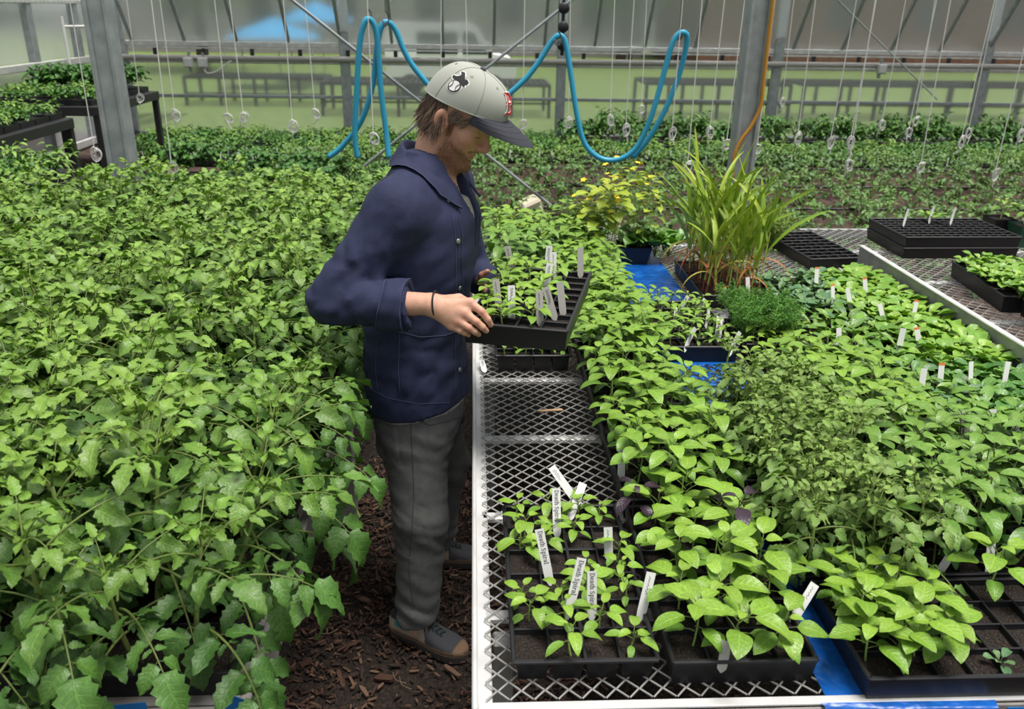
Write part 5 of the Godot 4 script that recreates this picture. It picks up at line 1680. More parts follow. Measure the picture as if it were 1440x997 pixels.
func build_stage4() -> void:
	fold_noise = FastNoiseLite.new(); fold_noise.noise_type = FastNoiseLite.TYPE_SIMPLEX_SMOOTH; fold_noise.frequency = 0.5; fold_noise.fractal_octaves = 2; fold_noise.seed = 77
	var th := deg_to_rad(31.0); var ps := deg_to_rad(22.0)
	hf = Vector3(cos(th) * cos(ps), -sin(th), cos(th) * sin(ps))
	hr = Vector3(-sin(ps), 0, cos(ps))
	hu = hr.cross(hf).normalized() * -1.0
	if hu.y < 0: hu = -hu
	var man := thing("person", "man in a navy work jacket and grey cap holding a seedling tray", "person", Vector3.ZERO)
	# ---- cloth materials
	var weave := noise_tex(0.25, [], 51, 256, 2)
	var navy := tri_mat(noise_tex(0.03, [[0, lin(.010, .0145, .046)], [1, lin(.018, .025, .075)]], 52, 256), 4.0, 0.85, weave, 0.06)
	var seam_m := mat(lin(.055, .07, .14), 0.85)
	var grey := tri_mat(noise_tex(0.03, [[0, lin(.085, .088, .088)], [1, lin(.135, .138, .135)]], 53, 256), 4.0, 0.9, weave, 0.06)
	var grey_seam := mat(lin(.06, .062, .063), 0.9)
	var skin := mat(Color.WHITE, 0.52, 0.0, 0.4); skin.vertex_color_use_as_albedo = true
	skin.subsurf_scatter_enabled = true; skin.subsurf_scatter_strength = 0.12
	# ---- bones
	var SR := Vector3(-0.205, 1.415, -2.225); var ER := Vector3(-0.378, 1.203, -2.145); var CR := Vector3(-0.12, 1.202, -2.09)
	var SL := Vector3(-0.085, 1.415, -2.565); var EL := Vector3(-0.02, 1.15, -2.68); var WL := Vector3(0.035, 1.115, -2.60)
	jacket_bones = [Bone.new(Vector3(-0.15, 1.475, -2.36), SR + Vector3(0, 0.02, 0), 0.066, 0.074, 0.05), Bone.new(Vector3(-0.12, 1.475, -2.44), SL + Vector3(0, 0.02, 0), 0.066, 0.074, 0.05),
		Bone.new(SR, ER, 0.086, 0.066, 0.045), Bone.new(ER, CR, 0.068, 0.060, 0.02), Bone.new(SL, EL, 0.083, 0.066, 0.045), Bone.new(EL, WL, 0.064, 0.056, 0.02)]
	pants_bones = [Bone.new(Vector3(-0.185, 0.76, -2.30), Vector3(-0.165, 0.47, -2.215), 0.108, 0.082, 0.05), Bone.new(Vector3(-0.165, 0.47, -2.215), Vector3(-0.187, 0.06, -2.205), 0.081, 0.066, 0.03),
		Bone.new(Vector3(-0.155, 0.76, -2.47), Vector3(-0.105, 0.48, -2.545), 0.105, 0.080, 0.05), Bone.new(Vector3(-0.105, 0.48, -2.545), Vector3(-0.15, 0.06, -2.61), 0.080, 0.066, 0.03)]
	# ---- the body itself: head, neck, arms, hands, and what the clothes cover, in one mesh
	var body := MB.new(); body.col = Color(.52, .285, .195)
	var inner := [Bone.new(Vector3(-0.16, 0.85, -2.39), Vector3(-0.145, 1.30, -2.40), 0.095, 0.105, 0.05), Bone.new(Vector3(-0.145, 1.30, -2.40), Vector3(-0.138, 1.44, -2.40), 0.10, 0.07, 0.05),
		Bone.new(Vector3(-0.14, 1.42, -2.40), SR, 0.055, 0.05, 0.05), Bone.new(Vector3(-0.14, 1.42, -2.40), SL, 0.055, 0.05, 0.05), Bone.new(SR, ER, 0.05, 0.042, 0.03), Bone.new(ER, Vector3(-0.20, 1.204, -2.105), 0.043, 0.038, 0.03), Bone.new(SL, EL, 0.05, 0.042, 0.03), Bone.new(EL, WL, 0.042, 0.032, 0.03),
		Bone.new(Vector3(-0.185, 0.80, -2.31), Vector3(-0.165, 0.47, -2.215), 0.075, 0.055, 0.06), Bone.new(Vector3(-0.165, 0.47, -2.215), Vector3(-0.187, 0.06, -2.205), 0.052, 0.034, 0.03), Bone.new(Vector3(-0.155, 0.80, -2.46), Vector3(-0.105, 0.48, -2.545), 0.075, 0.055, 0.06), Bone.new(Vector3(-0.105, 0.48, -2.545), Vector3(-0.15, 0.06, -2.61), 0.052, 0.034, 0.03)]
	surface_net(body, func(p: Vector3): return chain(inner, p), Vector3(-0.5, 0.0, -2.8), Vector3(0.15, 1.55, -2.0), 0.016)
	surface_net(body, head_d, Vector3(-0.26, 1.39, -2.56), Vector3(0.12, 1.79, -2.26), 0.0034, skin_at, 1.3)
	# right hand, closed on the tray's near edge
	var hand := hand_bones([Vector3(-0.25, 1.204, -2.112), Vector3(-0.118, 1.214, -2.083)], [
		[Vector3(-0.010, 1.219, -2.078), Vector3(0.020, 1.201, -2.060), Vector3(0.036, 1.180, -2.058), Vector3(0.044, 1.162, -2.066)],
		[Vector3(-0.024, 1.196, -2.062), Vector3(0.006, 1.178, -2.047), Vector3(0.022, 1.162, -2.048), Vector3(0.032, 1.148, -2.058)],
		[Vector3(-0.041, 1.175, -2.058), Vector3(-0.013, 1.162, -2.045), Vector3(0.002, 1.150, -2.047), Vector3(0.012, 1.138, -2.058)],
		[Vector3(-0.060, 1.160, -2.062), Vector3(-0.036, 1.151, -2.053), Vector3(-0.024, 1.143, -2.056), Vector3(-0.014, 1.134, -2.064)]],
		[Vector3(-0.082, 1.220, -2.098), Vector3(-0.040, 1.216, -2.120), Vector3(-0.006, 1.200, -2.122), Vector3(0.020, 1.184, -2.114)])
	var hand_skin := func(p: Vector3) -> Color:
		var n := fold_noise.get_noise_3d(p.x * 120.0, p.y * 120.0, p.z * 120.0)
		var c := Color(.58, .33, .235) * (1.0 + n * 0.12)
		var kn := 0.0
		for k in [Vector3(-0.010, 1.219, -2.07), Vector3(-0.024, 1.196, -2.055), Vector3(-0.041, 1.175, -2.05), Vector3(-0.060, 1.160, -2.055), Vector3(0.020, 1.201, -2.055), Vector3(0.006, 1.178, -2.042), Vector3(-0.013, 1.162, -2.04)]: kn += exp(-p.distance_squared_to(k) / 0.00012)
		c = c.lerp(Color(.52, .20, .15), clampf(kn, 0, 1) * 0.55); c.a = 1
		return c
	surface_net(body, func(p: Vector3): return chain(hand, p), Vector3(-0.30, 1.08, -2.20), Vector3(0.08, 1.29, -2.0), 0.003, hand_skin, 1.3)
	# left hand under and over the tray's left side
	var lh := hand_bones([Vector3(-0.01, 1.135, -2.65), Vector3(0.035, 1.112, -2.588)], [
		[Vector3(0.052, 1.093, -2.500), Vector3(0.085, 1.086, -2.490), Vector3(0.105, 1.088, -2.487), Vector3(0.122, 1.092, -2.486)],
		[Vector3(0.056, 1.093, -2.520), Vector3(0.092, 1.086, -2.511), Vector3(0.114, 1.088, -2.508), Vector3(0.132, 1.092, -2.506)],
		[Vector3(0.058, 1.093, -2.540), Vector3(0.092, 1.086, -2.532), Vector3(0.112, 1.088, -2.530), Vector3(0.128, 1.092, -2.528)],
		[Vector3(0.058, 1.093, -2.558), Vector3(0.084, 1.086, -2.553), Vector3(0.100, 1.088, -2.551), Vector3(0.114, 1.092, -2.550)]],
		[Vector3(0.030, 1.118, -2.555), Vector3(0.020, 1.140, -2.525), Vector3(0.026, 1.162, -2.508), Vector3(0.042, 1.176, -2.500)])
	surface_net(body, func(p: Vector3): return chain(lh, p), Vector3(-0.06, 1.06, -2.68), Vector3(0.17, 1.22, -2.44), 0.0036, null, 1.3)
	mi(body.mesh(), skin, "body", man)
	# ---- T-shirt
	var ts := MB.new()
	surface_net(ts, func(p: Vector3): return maxf(maxf(torso_d(p, -0.011), p.y - 1.475 - 0.35 * (-(p.x + 0.14)) ), 0.795 - p.y), Vector3(-0.36, 0.77, -2.62), Vector3(0.06, 1.56, -2.16), 0.012)
	mi(ts.mesh(), tri_mat(noise_tex(0.05, [[0, lin(.30, .30, .25)], [1, lin(.38, .38, .32)]], 54, 128), 6.0, 0.95), "t_shirt", man)
	# ---- jacket
	var jk := MB.new()
	surface_net(jk, jacket_d, Vector3(-0.47, 0.79, -2.78), Vector3(0.12, 1.57, -2.03), 0.0085, null, 1.35)
	var jacket := mi(jk.mesh(), navy, "jacket", man)
	for s in [[[516, 257], [540, 260], [555, 276], [564, 306], [566, 330]], [[536, 254], [548, 245], [560, 238]], [[643, 292], [650, 330], [650, 400], [648, 480], [650, 545], [654, 566]], [[636, 300], [641, 340], [641, 400], [640, 480], [641, 560]], [[519, 545], [545, 560], [590, 568], [640, 566]], [[560, 466], [590, 474], [625, 472], [650, 463]], [[562, 468], [560, 520], [563, 560]], [[530, 480], [528, 520], [532, 552]]]:
		seam(s, jacket_d, 0.0011, seam_m, "seam", jacket)
	# chest pocket on his left breast, laid on the cloth from the front
	var pk := MB.new(); var pr := []; var top_line := []; var side_line := []
	for i in 9:
		var row := []
		for j in 9:
			var p := chest(lerpf(-0.045, -0.135, j / 8.0), lerpf(1.375, 1.245 - 0.012 * sin(j / 8.0 * PI), i / 8.0))
			row.append(p + grad(p, jacket_d) * (0.003 if i > 0 and i < 8 and j > 0 and j < 8 else -0.001))
		pr.append(row); top_line.append(row[0]); 
	pk.grid(pr)
	var pocket := mi(pk.mesh(), navy, "chest_pocket", jacket)
	for line in [top_line, pr[0], pr[1]]:
		var lifted := PackedVector3Array()
		for p in line: lifted.append(p + MF * 0.002)
		var sm2 := MB.new(); sm2.tube(lifted, f1(0.0011), 5); mi(sm2.mesh(), seam_m, "seam", pocket)
	for b in [[631, 281], [644, 339], [646, 405], [646, 520]]:
		var p := march(b[0], b[1], jacket_d)
		var g := grad(p, jacket_d)
		var mb := MB.new(); mb.lathe(PackedVector2Array([Vector2(0, 0.003), Vector2(0.006, 0.003), Vector2(0.0075, 0.0015), Vector2(0.0075, -0.001), Vector2(0, -0.001)]), 14, Transform3D(aim(g) * Basis.from_euler(Vector3(0, 0, -PI / 2)), p + g * 0.001))
		mi(mb.mesh(), mat(lin(.32, .32, .31), 0.35, 0.6), "button", jacket)
	# turned-back cuff
	var cf := MB.new()
	var ax := (CR - ER).normalized()
	var rows := []
	for k in 8:
		var row := []
		var t: float = [0.0, 0.0, 0.25, 0.5, 0.75, 1.0, 1.0, 0.9][k]
		var rad: float = [0.060, 0.0685, 0.0705, 0.071, 0.0705, 0.070, 0.060, 0.052][k]
		for s in 41:
			var a := TAU * s / 40.0
			var b := aim(ax)
			var slant := 0.020 * sin(a + 0.9)
			var w := 1.0 + 0.03 * sin(a * 5.0 + t * 4.0) + 0.02 * sin(a * 9.0)
			row.append(ER + ax * (0.135 + t * 0.072 + slant * (1.0 - t)) + (b.y * cos(a) + b.z * sin(a)) * rad * w)
		rows.append(row)
	cf.grid(rows, true)
	var cuff := mi(cf.mesh(), navy, "rolled_cuff", jacket)
	for e in [1, 5]:
		var sm := MB.new(); sm.tube(PackedVector3Array(rows[e]), f1(0.0012), 5, false); mi(sm.mesh(), seam_m, "seam", cuff)
	# collar: stand and fall
	build_collar(jacket, navy, seam_m)
	# ---- trousers
	var tr := MB.new()
	surface_net(tr, pants_d, Vector3(-0.36, 0.06, -2.74), Vector3(0.03, 0.92, -2.05), 0.0095, null, 1.35)
	var trousers := mi(tr.mesh(), grey, "trousers", man)
	seam([[577, 588], [580, 640], [582, 690], [580, 740], [575, 800], [583, 868]], pants_d, 0.0012, grey_seam, "seam", trousers)
	patch([[524, 592], [560, 598], [562, 652], [548, 664]], pants_d, 0.0028, grey, "back_pocket", trousers)
	seam([[523, 590], [540, 595], [558, 598], [561, 620], [560, 655], [550, 664]], pants_d, 0.0013, grey_seam, "seam", trousers)
	seam([[583, 590], [605, 598], [630, 592], [650, 586]], pants_d, 0.0012, grey_seam, "seam", trousers)
	# ---- wrist band
	var wb := MB.new(); var wp := []
	for s in 25:
		var a := TAU * s / 24
		var b := aim(Vector3(0.98, 0.07, 0.2))
		wp.append(Vector3(-0.100, 1.2135, -2.0815) + (b.y * cos(a) * 0.0352 + b.z * sin(a) * 0.0325))
	wb.tube(PackedVector3Array(wp), f1(0.0024), 6, false)
	tag(mi(wb.mesh(), M.black_matte, "wrist_band"), "thin black elastic band round the man's right wrist", "wrist band")
	shoe(Vector3(-0.278, 0, -2.262), deg_to_rad(-30.0), "right", man)
	shoe(Vector3(-0.255, 0, -2.625), deg_to_rad(2.0), "left", man)
	build_hair(man, body)
	build_cap()
	build_held_tray()

func hand_bones(fore: Array, fingers: Array, thumb: Array) -> Array:
	var out := [Bone.new(fore[0], fore[1], 0.038, 0.0285, 0.02)]
	var w: Vector3 = fore[1]
	var rad := [0.0098, 0.0100, 0.0095, 0.0083]
	for k in 4:
		var f: Array = fingers[k]
		var r: float = rad[k]
		out.append(Bone.new(w.lerp(f[0], 0.12), f[0], 0.0185, r * 1.32, 0.018))
		out.append(Bone.new(f[0], f[1], r * 1.22, r, 0.006))
		out.append(Bone.new(f[1], f[2], r * 1.02, r * 0.92, 0.003))
		out.append(Bone.new(f[2], f[3], r * 0.92, r * 0.78, 0.003))
	out.append(Bone.new(w.lerp(thumb[0], 0.3), thumb[1], 0.018, 0.0135, 0.014))
	out.append(Bone.new(thumb[1], thumb[2], 0.0128, 0.0112, 0.005))
	out.append(Bone.new(thumb[2], thumb[3], 0.0112, 0.0088, 0.004))
	return out

func build_collar(parent: Node, cloth: Material, seam_m: Material) -> void:
	var c := Vector3(-0.128, 0, -2.402)
	var rows := []; var edge := []
	var n := 40
	for k in n + 1:
		var s := lerpf(-1.0, 1.0, float(k) / n) # -1 his right front, 0 nape, +1 left front
		var a := PI - s * 2.52                  # angle from the front
		var e := MF * cos(a) - MR * sin(a)
		var f := absf(s)
		var drop := pow(f, 1.7)
		var fold_y := lerpf(1.583, 1.492, drop)
		var rx := lerpf(0.066, 0.080, f) # neck clearance
		var ctr := c + Vector3(0, fold_y, 0) + MF * 0.012 * f
		var out_ := lerpf(0.030, 0.052, pow(f, 3.0)); var fall := lerpf(0.052, 0.070, pow(f, 3.0))
		var row := []
		row.append(ctr + e * (rx - 0.004) + Vector3(0, -0.05, 0))
		row.append(ctr + e * (rx - 0.002) + Vector3(0, -0.02, 0))
		row.append(ctr + e * (rx + 0.000) + Vector3(0, -0.002, 0))
		row.append(ctr + e * (rx + 0.006) + Vector3(0, 0.002, 0))
		row.append(ctr + e * (rx + 0.012) + Vector3(0, -0.006, 0))
		row.append(ctr + e * (rx + 0.012 + out_ * 0.5) + Vector3(0, -fall * 0.55, 0))
		row.append(ctr + e * (rx + 0.012 + out_) + Vector3(0, -fall, 0))
		row.append(ctr + e * (rx + 0.008 + out_) + Vector3(0, -fall - 0.003, 0))
		row.append(ctr + e * (rx + 0.002 + out_ * 0.5) + Vector3(0, -fall * 0.6, 0))
		row.append(ctr + e * (rx + 0.004) + Vector3(0, -0.012, 0))
		for q in [5, 6, 7]:
			var dd := jacket_d(row[q])
			if dd < 0.007: row[q] += grad(row[q], jacket_d) * (0.007 - dd)
		var d8 := jacket_d(row[8])
		if d8 < 0.002: row[8] += grad(row[8], jacket_d) * (0.002 - d8)
		rows.append(row); edge.append(row[6] + Vector3(0, 0.002, 0))
	var mb := MB.new(); mb.grid(rows)
	for q in [0, n]:
		var r: Array = rows[q]
		mb.face(r[4], r[5], r[8], r[9]); mb.face(r[5], r[6], r[7], r[8])
	var col := mi(mb.mesh(), cloth, "collar", parent)
	var sm := MB.new(); sm.tube(PackedVector3Array(edge), f1(0.0012), 5); mi(sm.mesh(), seam_m, "seam", col)

func shoe(heel: Vector3, turn: float, side: String, man: Node3D) -> void:
	var t := Node3D.new(); t.name = "shoe"; man.add_child(t, true)
	t.position = heel; t.rotation.y = turn
	var L := 0.295
	# outline of the sole: x along, half width
	var prof := [[0.0, 0.018], [0.02, 0.031], [0.06, 0.036], [0.11, 0.036], [0.16, 0.041], [0.20, 0.047], [0.235, 0.047], [0.265, 0.039], [0.285, 0.024], [0.295, 0.006]]
	var poly := PackedVector2Array()
	for p in prof: poly.append(Vector2(p[0], p[1]))
	for k in range(prof.size() - 1, -1, -1): poly.append(Vector2(prof[k][0], -prof[k][1]))
	var so := MB.new(); so.slab(poly, 0.024, Transform3D(Basis(Vector3.RIGHT, Vector3.FORWARD, Vector3.UP), Vector3(0, 0.012, 0)))
	mi(so.mesh(), mat(lin(.035, .028, .026), 0.8), "sole", t)
	var rd := MB.new(); var poly2 := PackedVector2Array()
	for p in poly: poly2.append(Vector2((p.x - 0.148) * 0.985 + 0.148, p.y * 0.97))
	rd.slab(poly2, 0.014, Transform3D(Basis(Vector3.RIGHT, Vector3.FORWARD, Vector3.UP), Vector3(0, 0.03, 0)))
	mi(rd.mesh(), mat(lin(.12, .078, .05), 0.85), "rand", t)
	# upper: arched sections; suede heel, dark mesh vamp, brown toe rand
	var top := [[0.004, 0.085], [0.02, 0.105], [0.06, 0.108], [0.10, 0.104], [0.13, 0.096], [0.16, 0.083], [0.20, 0.066], [0.235, 0.056], [0.262, 0.049], [0.280, 0.042], [0.290, 0.034]]
	var fine := []
	for k in top.size() - 1:
		for q in 5: fine.append([lerpf(top[k][0], top[k + 1][0], q / 5.0), lerpf(top[k][1], top[k + 1][1], q / 5.0)])
	fine.append(top[-1]); top = fine
	var up := MB.new()
	var base := up.v.size()
	var nc := 33
	for k in top.size():
		var x: float = top[k][0]; var h: float = top[k][1]
		var hw := 0.0
		for q in prof.size() - 1:
			if x >= prof[q][0] and x <= prof[q + 1][0]: hw = lerpf(prof[q][1], prof[q + 1][1], (x - prof[q][0]) / (prof[q + 1][0] - prof[q][0]))
		hw *= 0.96
		for s in nc:
			var a := PI * s / (nc - 1)
			var cy := pow(absf(sin(a)), 0.62); var cz := cos(a)
			var narrow := lerpf(1.0, 0.72, cy) if x < 0.13 else 1.0
			var y := 0.030 + (h - 0.030) * cy
			var p := Vector3(x, y, -signf(cz) * pow(absf(cz), 0.8) * hw * narrow)
			var c := Color(.36, .28, .20)
			if x > 0.155 and y > 0.040: c = Color(.045, .047, .052)
			if x > 0.258 or y < 0.040: c = Color(.17, .105, .062)
			if x < 0.10 and y > 0.074: c = Color(.03, .035, .04)
			if x > 0.03 and x < 0.095 and y > 0.055 and y < 0.076: c = Color(.02, .26, .27)
			if x > 0.10 and x < 0.15 and y > 0.05: c = Color(.35, .29, .22)
			up.col = c
			up.vert(p, Vector2(x, y))
	for k in top.size() - 1:
		for s in nc - 1:
			var a := base + k * nc + s
			up.quad(a, a + nc, a + nc + 1, a + 1)
	var hc_ := up.v.size()
	up.col = Color(.24, .18, .13); up.vert(Vector3(0.0, 0.055, 0))
	for s in nc - 1: up.tri(hc_, base + s, base + s + 1)
	mi(up.mesh(), mat_vc(0.92), "upper", t)
	var lc := MB.new()
	for k in 6:
		var x := 0.118 + k * 0.015
		var y: float = lerpf(0.101, 0.066, k / 5.0)
		var d := 0.019
		lc.tube(spline([Vector3(x, y - 0.012, -d), Vector3(x + 0.004, y + 0.004, -d * 0.4), Vector3(x + 0.010, y + 0.002, d * 0.5), Vector3(x + 0.013, y - 0.014, d)], 4), f1(0.0026), 5)
		lc.tube(spline([Vector3(x, y - 0.012, d), Vector3(x + 0.004, y + 0.006, d * 0.4), Vector3(x + 0.010, y + 0.003, -d * 0.5), Vector3(x + 0.013, y - 0.014, -d)], 4), f1(0.0026), 5)
	for s in [-1.0, 1.0]:
		lc.tube(spline([Vector3(0.118, 0.106, 0), Vector3(0.125, 0.118, s * 0.022), Vector3(0.14, 0.105, s * 0.036), Vector3(0.132, 0.098, s * 0.012), Vector3(0.12, 0.105, 0)], 5), f1(0.0024), 5)
		lc.tube(spline([Vector3(0.12, 0.106, 0), Vector3(0.15, 0.10, s * 0.03), Vector3(0.165, 0.07, s * 0.045)], 5), f1(0.0024), 5)
	mi(lc.mesh(), mat(lin(.012, .028, .028), 0.8), "laces", t)
	var tg := MB.new(); tg.box(Vector3(0.105, 0.112, 0), Vector3(0.012, 0.045, 0.04), 0.005, Basis.from_euler(Vector3(0, 0, 0.35))); mi(tg.mesh(), mat(lin(.03, .04, .042), 0.8), "tongue", t)
	var ac := MB.new(); ac.box(Vector3(0.098, 0.088, 0.026), Vector3(0.016, 0.014, 0.004), 0.0015); mi(ac.mesh(), mat(lin(.5, .04, .03), 0.7), "red_loop", t)

func build_hair(man: Node3D, body: MB) -> void:
	var r := RandomNumberGenerator.new(); r.seed = 9
	var mb := MB.new()
	# long hair pushed back under the cap, hanging to the collar behind the ear
	for k in 760:
		var side := 1.0 if k % 3 else -1.0
		var a := r.randf_range(1.75, PI)
		var y0 := r.randf_range(0.0, 0.055)
		var root := Vector3(cos(a) * 0.097 + 0.002, y0, side * sin(a) * 0.075)
		var out_ := Vector3(cos(a), 0, side * sin(a))
		var len_ := r.randf_range(0.045, 0.092)
		var c := Color(.105, .062, .042).lerp(Color(.20, .135, .10), pow(r.randf(), 2.0)) * r.randf_range(0.7, 1.2); c.a = 1
		mb.col = c
		var down := Vector3(r.randf_range(-0.30, 0.02), -1.0, r.randf_range(-.1, .1)).normalized()
		var sweep := Vector3(down.dot(hf), down.dot(hu), down.dot(hr))
		var p1 := root + out_ * 0.006 + sweep * len_ * 0.45
		var p2 := root + out_ * r.randf_range(0.006, 0.020) + sweep * len_ + Vector3(r.randf_range(-0.014, 0.002), 0, 0)
		mb.tube(spline([from_head(root), from_head(p1), from_head(p2)], 4), PackedFloat32Array([0.0014, 0.0017, 0.0018, 0.0017, 0.0016, 0.0014, 0.0011, 0.0008, 0.0003]), 4, false)
	# temple hair before the ear
	for k in 160:
		var side := 1.0 if k % 2 else -1.0
		var x := r.randf_range(0.012, 0.066)
		var y0 := r.randf_range(0.018, 0.046)
		var root := Vector3(x, y0, side * (0.0755 - 0.26 * maxf(x - 0.03, 0.0)))
		mb.col = Color(.12, .078, .055).lerp(Color(.26, .20, .165), r.randf()) * r.randf_range(0.7, 1.1)
		mb.col.a = 1
		var d := Vector3(-0.5, -0.85, 0).normalized() * r.randf_range(0.014, 0.032) * (1.0 if x < 0.035 else 0.6)
		mb.tube(PackedVector3Array([from_head(root), from_head(root + d * 0.5 + Vector3(0, 0, side * 0.003)), from_head(root + d)]), PackedFloat32Array([0.0013, 0.0013, 0.0004]), 3, false)
	mi(mb.mesh(), mat_vc(0.6), "hair", man)
	# beard: short hairs over the jaw
	var bd := MB.new()
	var tries := 0; var made := 0
	while made < 2400 and tries < 60000:
		tries += 1
		var p := body.v[r.randi() % body.v.size()]
		if p.y < 1.44 or p.z < -2.42: continue
		var q := to_head(p)
		if q.y > 0.02: continue
		if beard_at(q) < r.randf_range(0.35, 1.0): continue
		var o := Vector3(q.x - 0.03, q.y + 0.05, q.z).normalized()
		bd.col = Color(.30, .13, .06).lerp(Color(.15, .075, .04), r.randf()); bd.col.a = 1
		var d := (o * 0.5 + Vector3(0.15, -0.8, 0)).normalized() * r.randf_range(0.003, 0.006)
		bd.tube(PackedVector3Array([from_head(q), from_head(q + d * 0.6 + o * 0.001), from_head(q + d)]), PackedFloat32Array([0.0004, 0.00035, 0.00015]), 3, false)
		made += 1
	mi(bd.mesh(), mat_vc(0.65), "beard", man)
	# brow and lashes
	var eb := MB.new()
	for s in [-1.0, 1.0]:
		for k in 60:
			var t := r.randf()
			var q := Vector3(lerpf(0.1005, 0.086, t * t), lerpf(0.028, 0.036, sin(t * 2.4)), s * lerpf(0.012, 0.047, t))
			eb.col = Color(.16, .085, .05)
			eb.tube(PackedVector3Array([from_head(q), from_head(q + Vector3(-0.003, 0.003 * (1.0 - t), s * 0.006))]), PackedFloat32Array([0.0007, 0.0003]), 3, false)
		mi(eb.mesh(), mat_vc(0.7), "eyebrow", man)
		eb = MB.new(); eb.col = Color(.06, .035, .025)
		var ls := []
		for k in 9:
			var a := lerpf(-0.9, 0.9, k / 8.0)
			ls.append(from_head(Vector3(0.082 + 0.0142 * cos(a) * cos(0.45), 0.010 - 0.0138 * sin(0.45), s * (0.032 + 0.0136 * sin(a)))))
		eb.tube(PackedVector3Array(ls), f1(0.0009), 4)
		mi(eb.mesh(), mat_vc(0.7), "eyelashes", man)
		eb = MB.new()

func mat_vc(rough: float) -> StandardMaterial3D:
	var m := mat(Color.WHITE, rough); m.vertex_color_use_as_albedo = true
	return m

# ---- cap: point on the crown; fi round it from the front towards his right, t from rim to top
func crown(fi: float, t: float, lift := 0.0) -> Vector3:
	var e := sin(t * PI / 2.0); var c := pow(cos(t * PI / 2.0), 0.78)
	var front := maxf(0.0, cos(fi))
	var rx := 0.114 + 0.004 * front; var rz := 0.0885
	var base := Vector3(cos(fi) * rx * c + 0.006 + 0.006 * front * (1.0 - t), 0.0, sin(fi) * rz * c)
	var y := lerpf(0.050 + 0.024 * cos(fi), 0.154, pow(e, 1.0)) + 0.004 * front * sin(t * PI)
	var p := base + Vector3(0, y, 0)
	var o := Vector3(cos(fi) * c, e, sin(fi) * c * 1.2).normalized()
	return p + o * lift

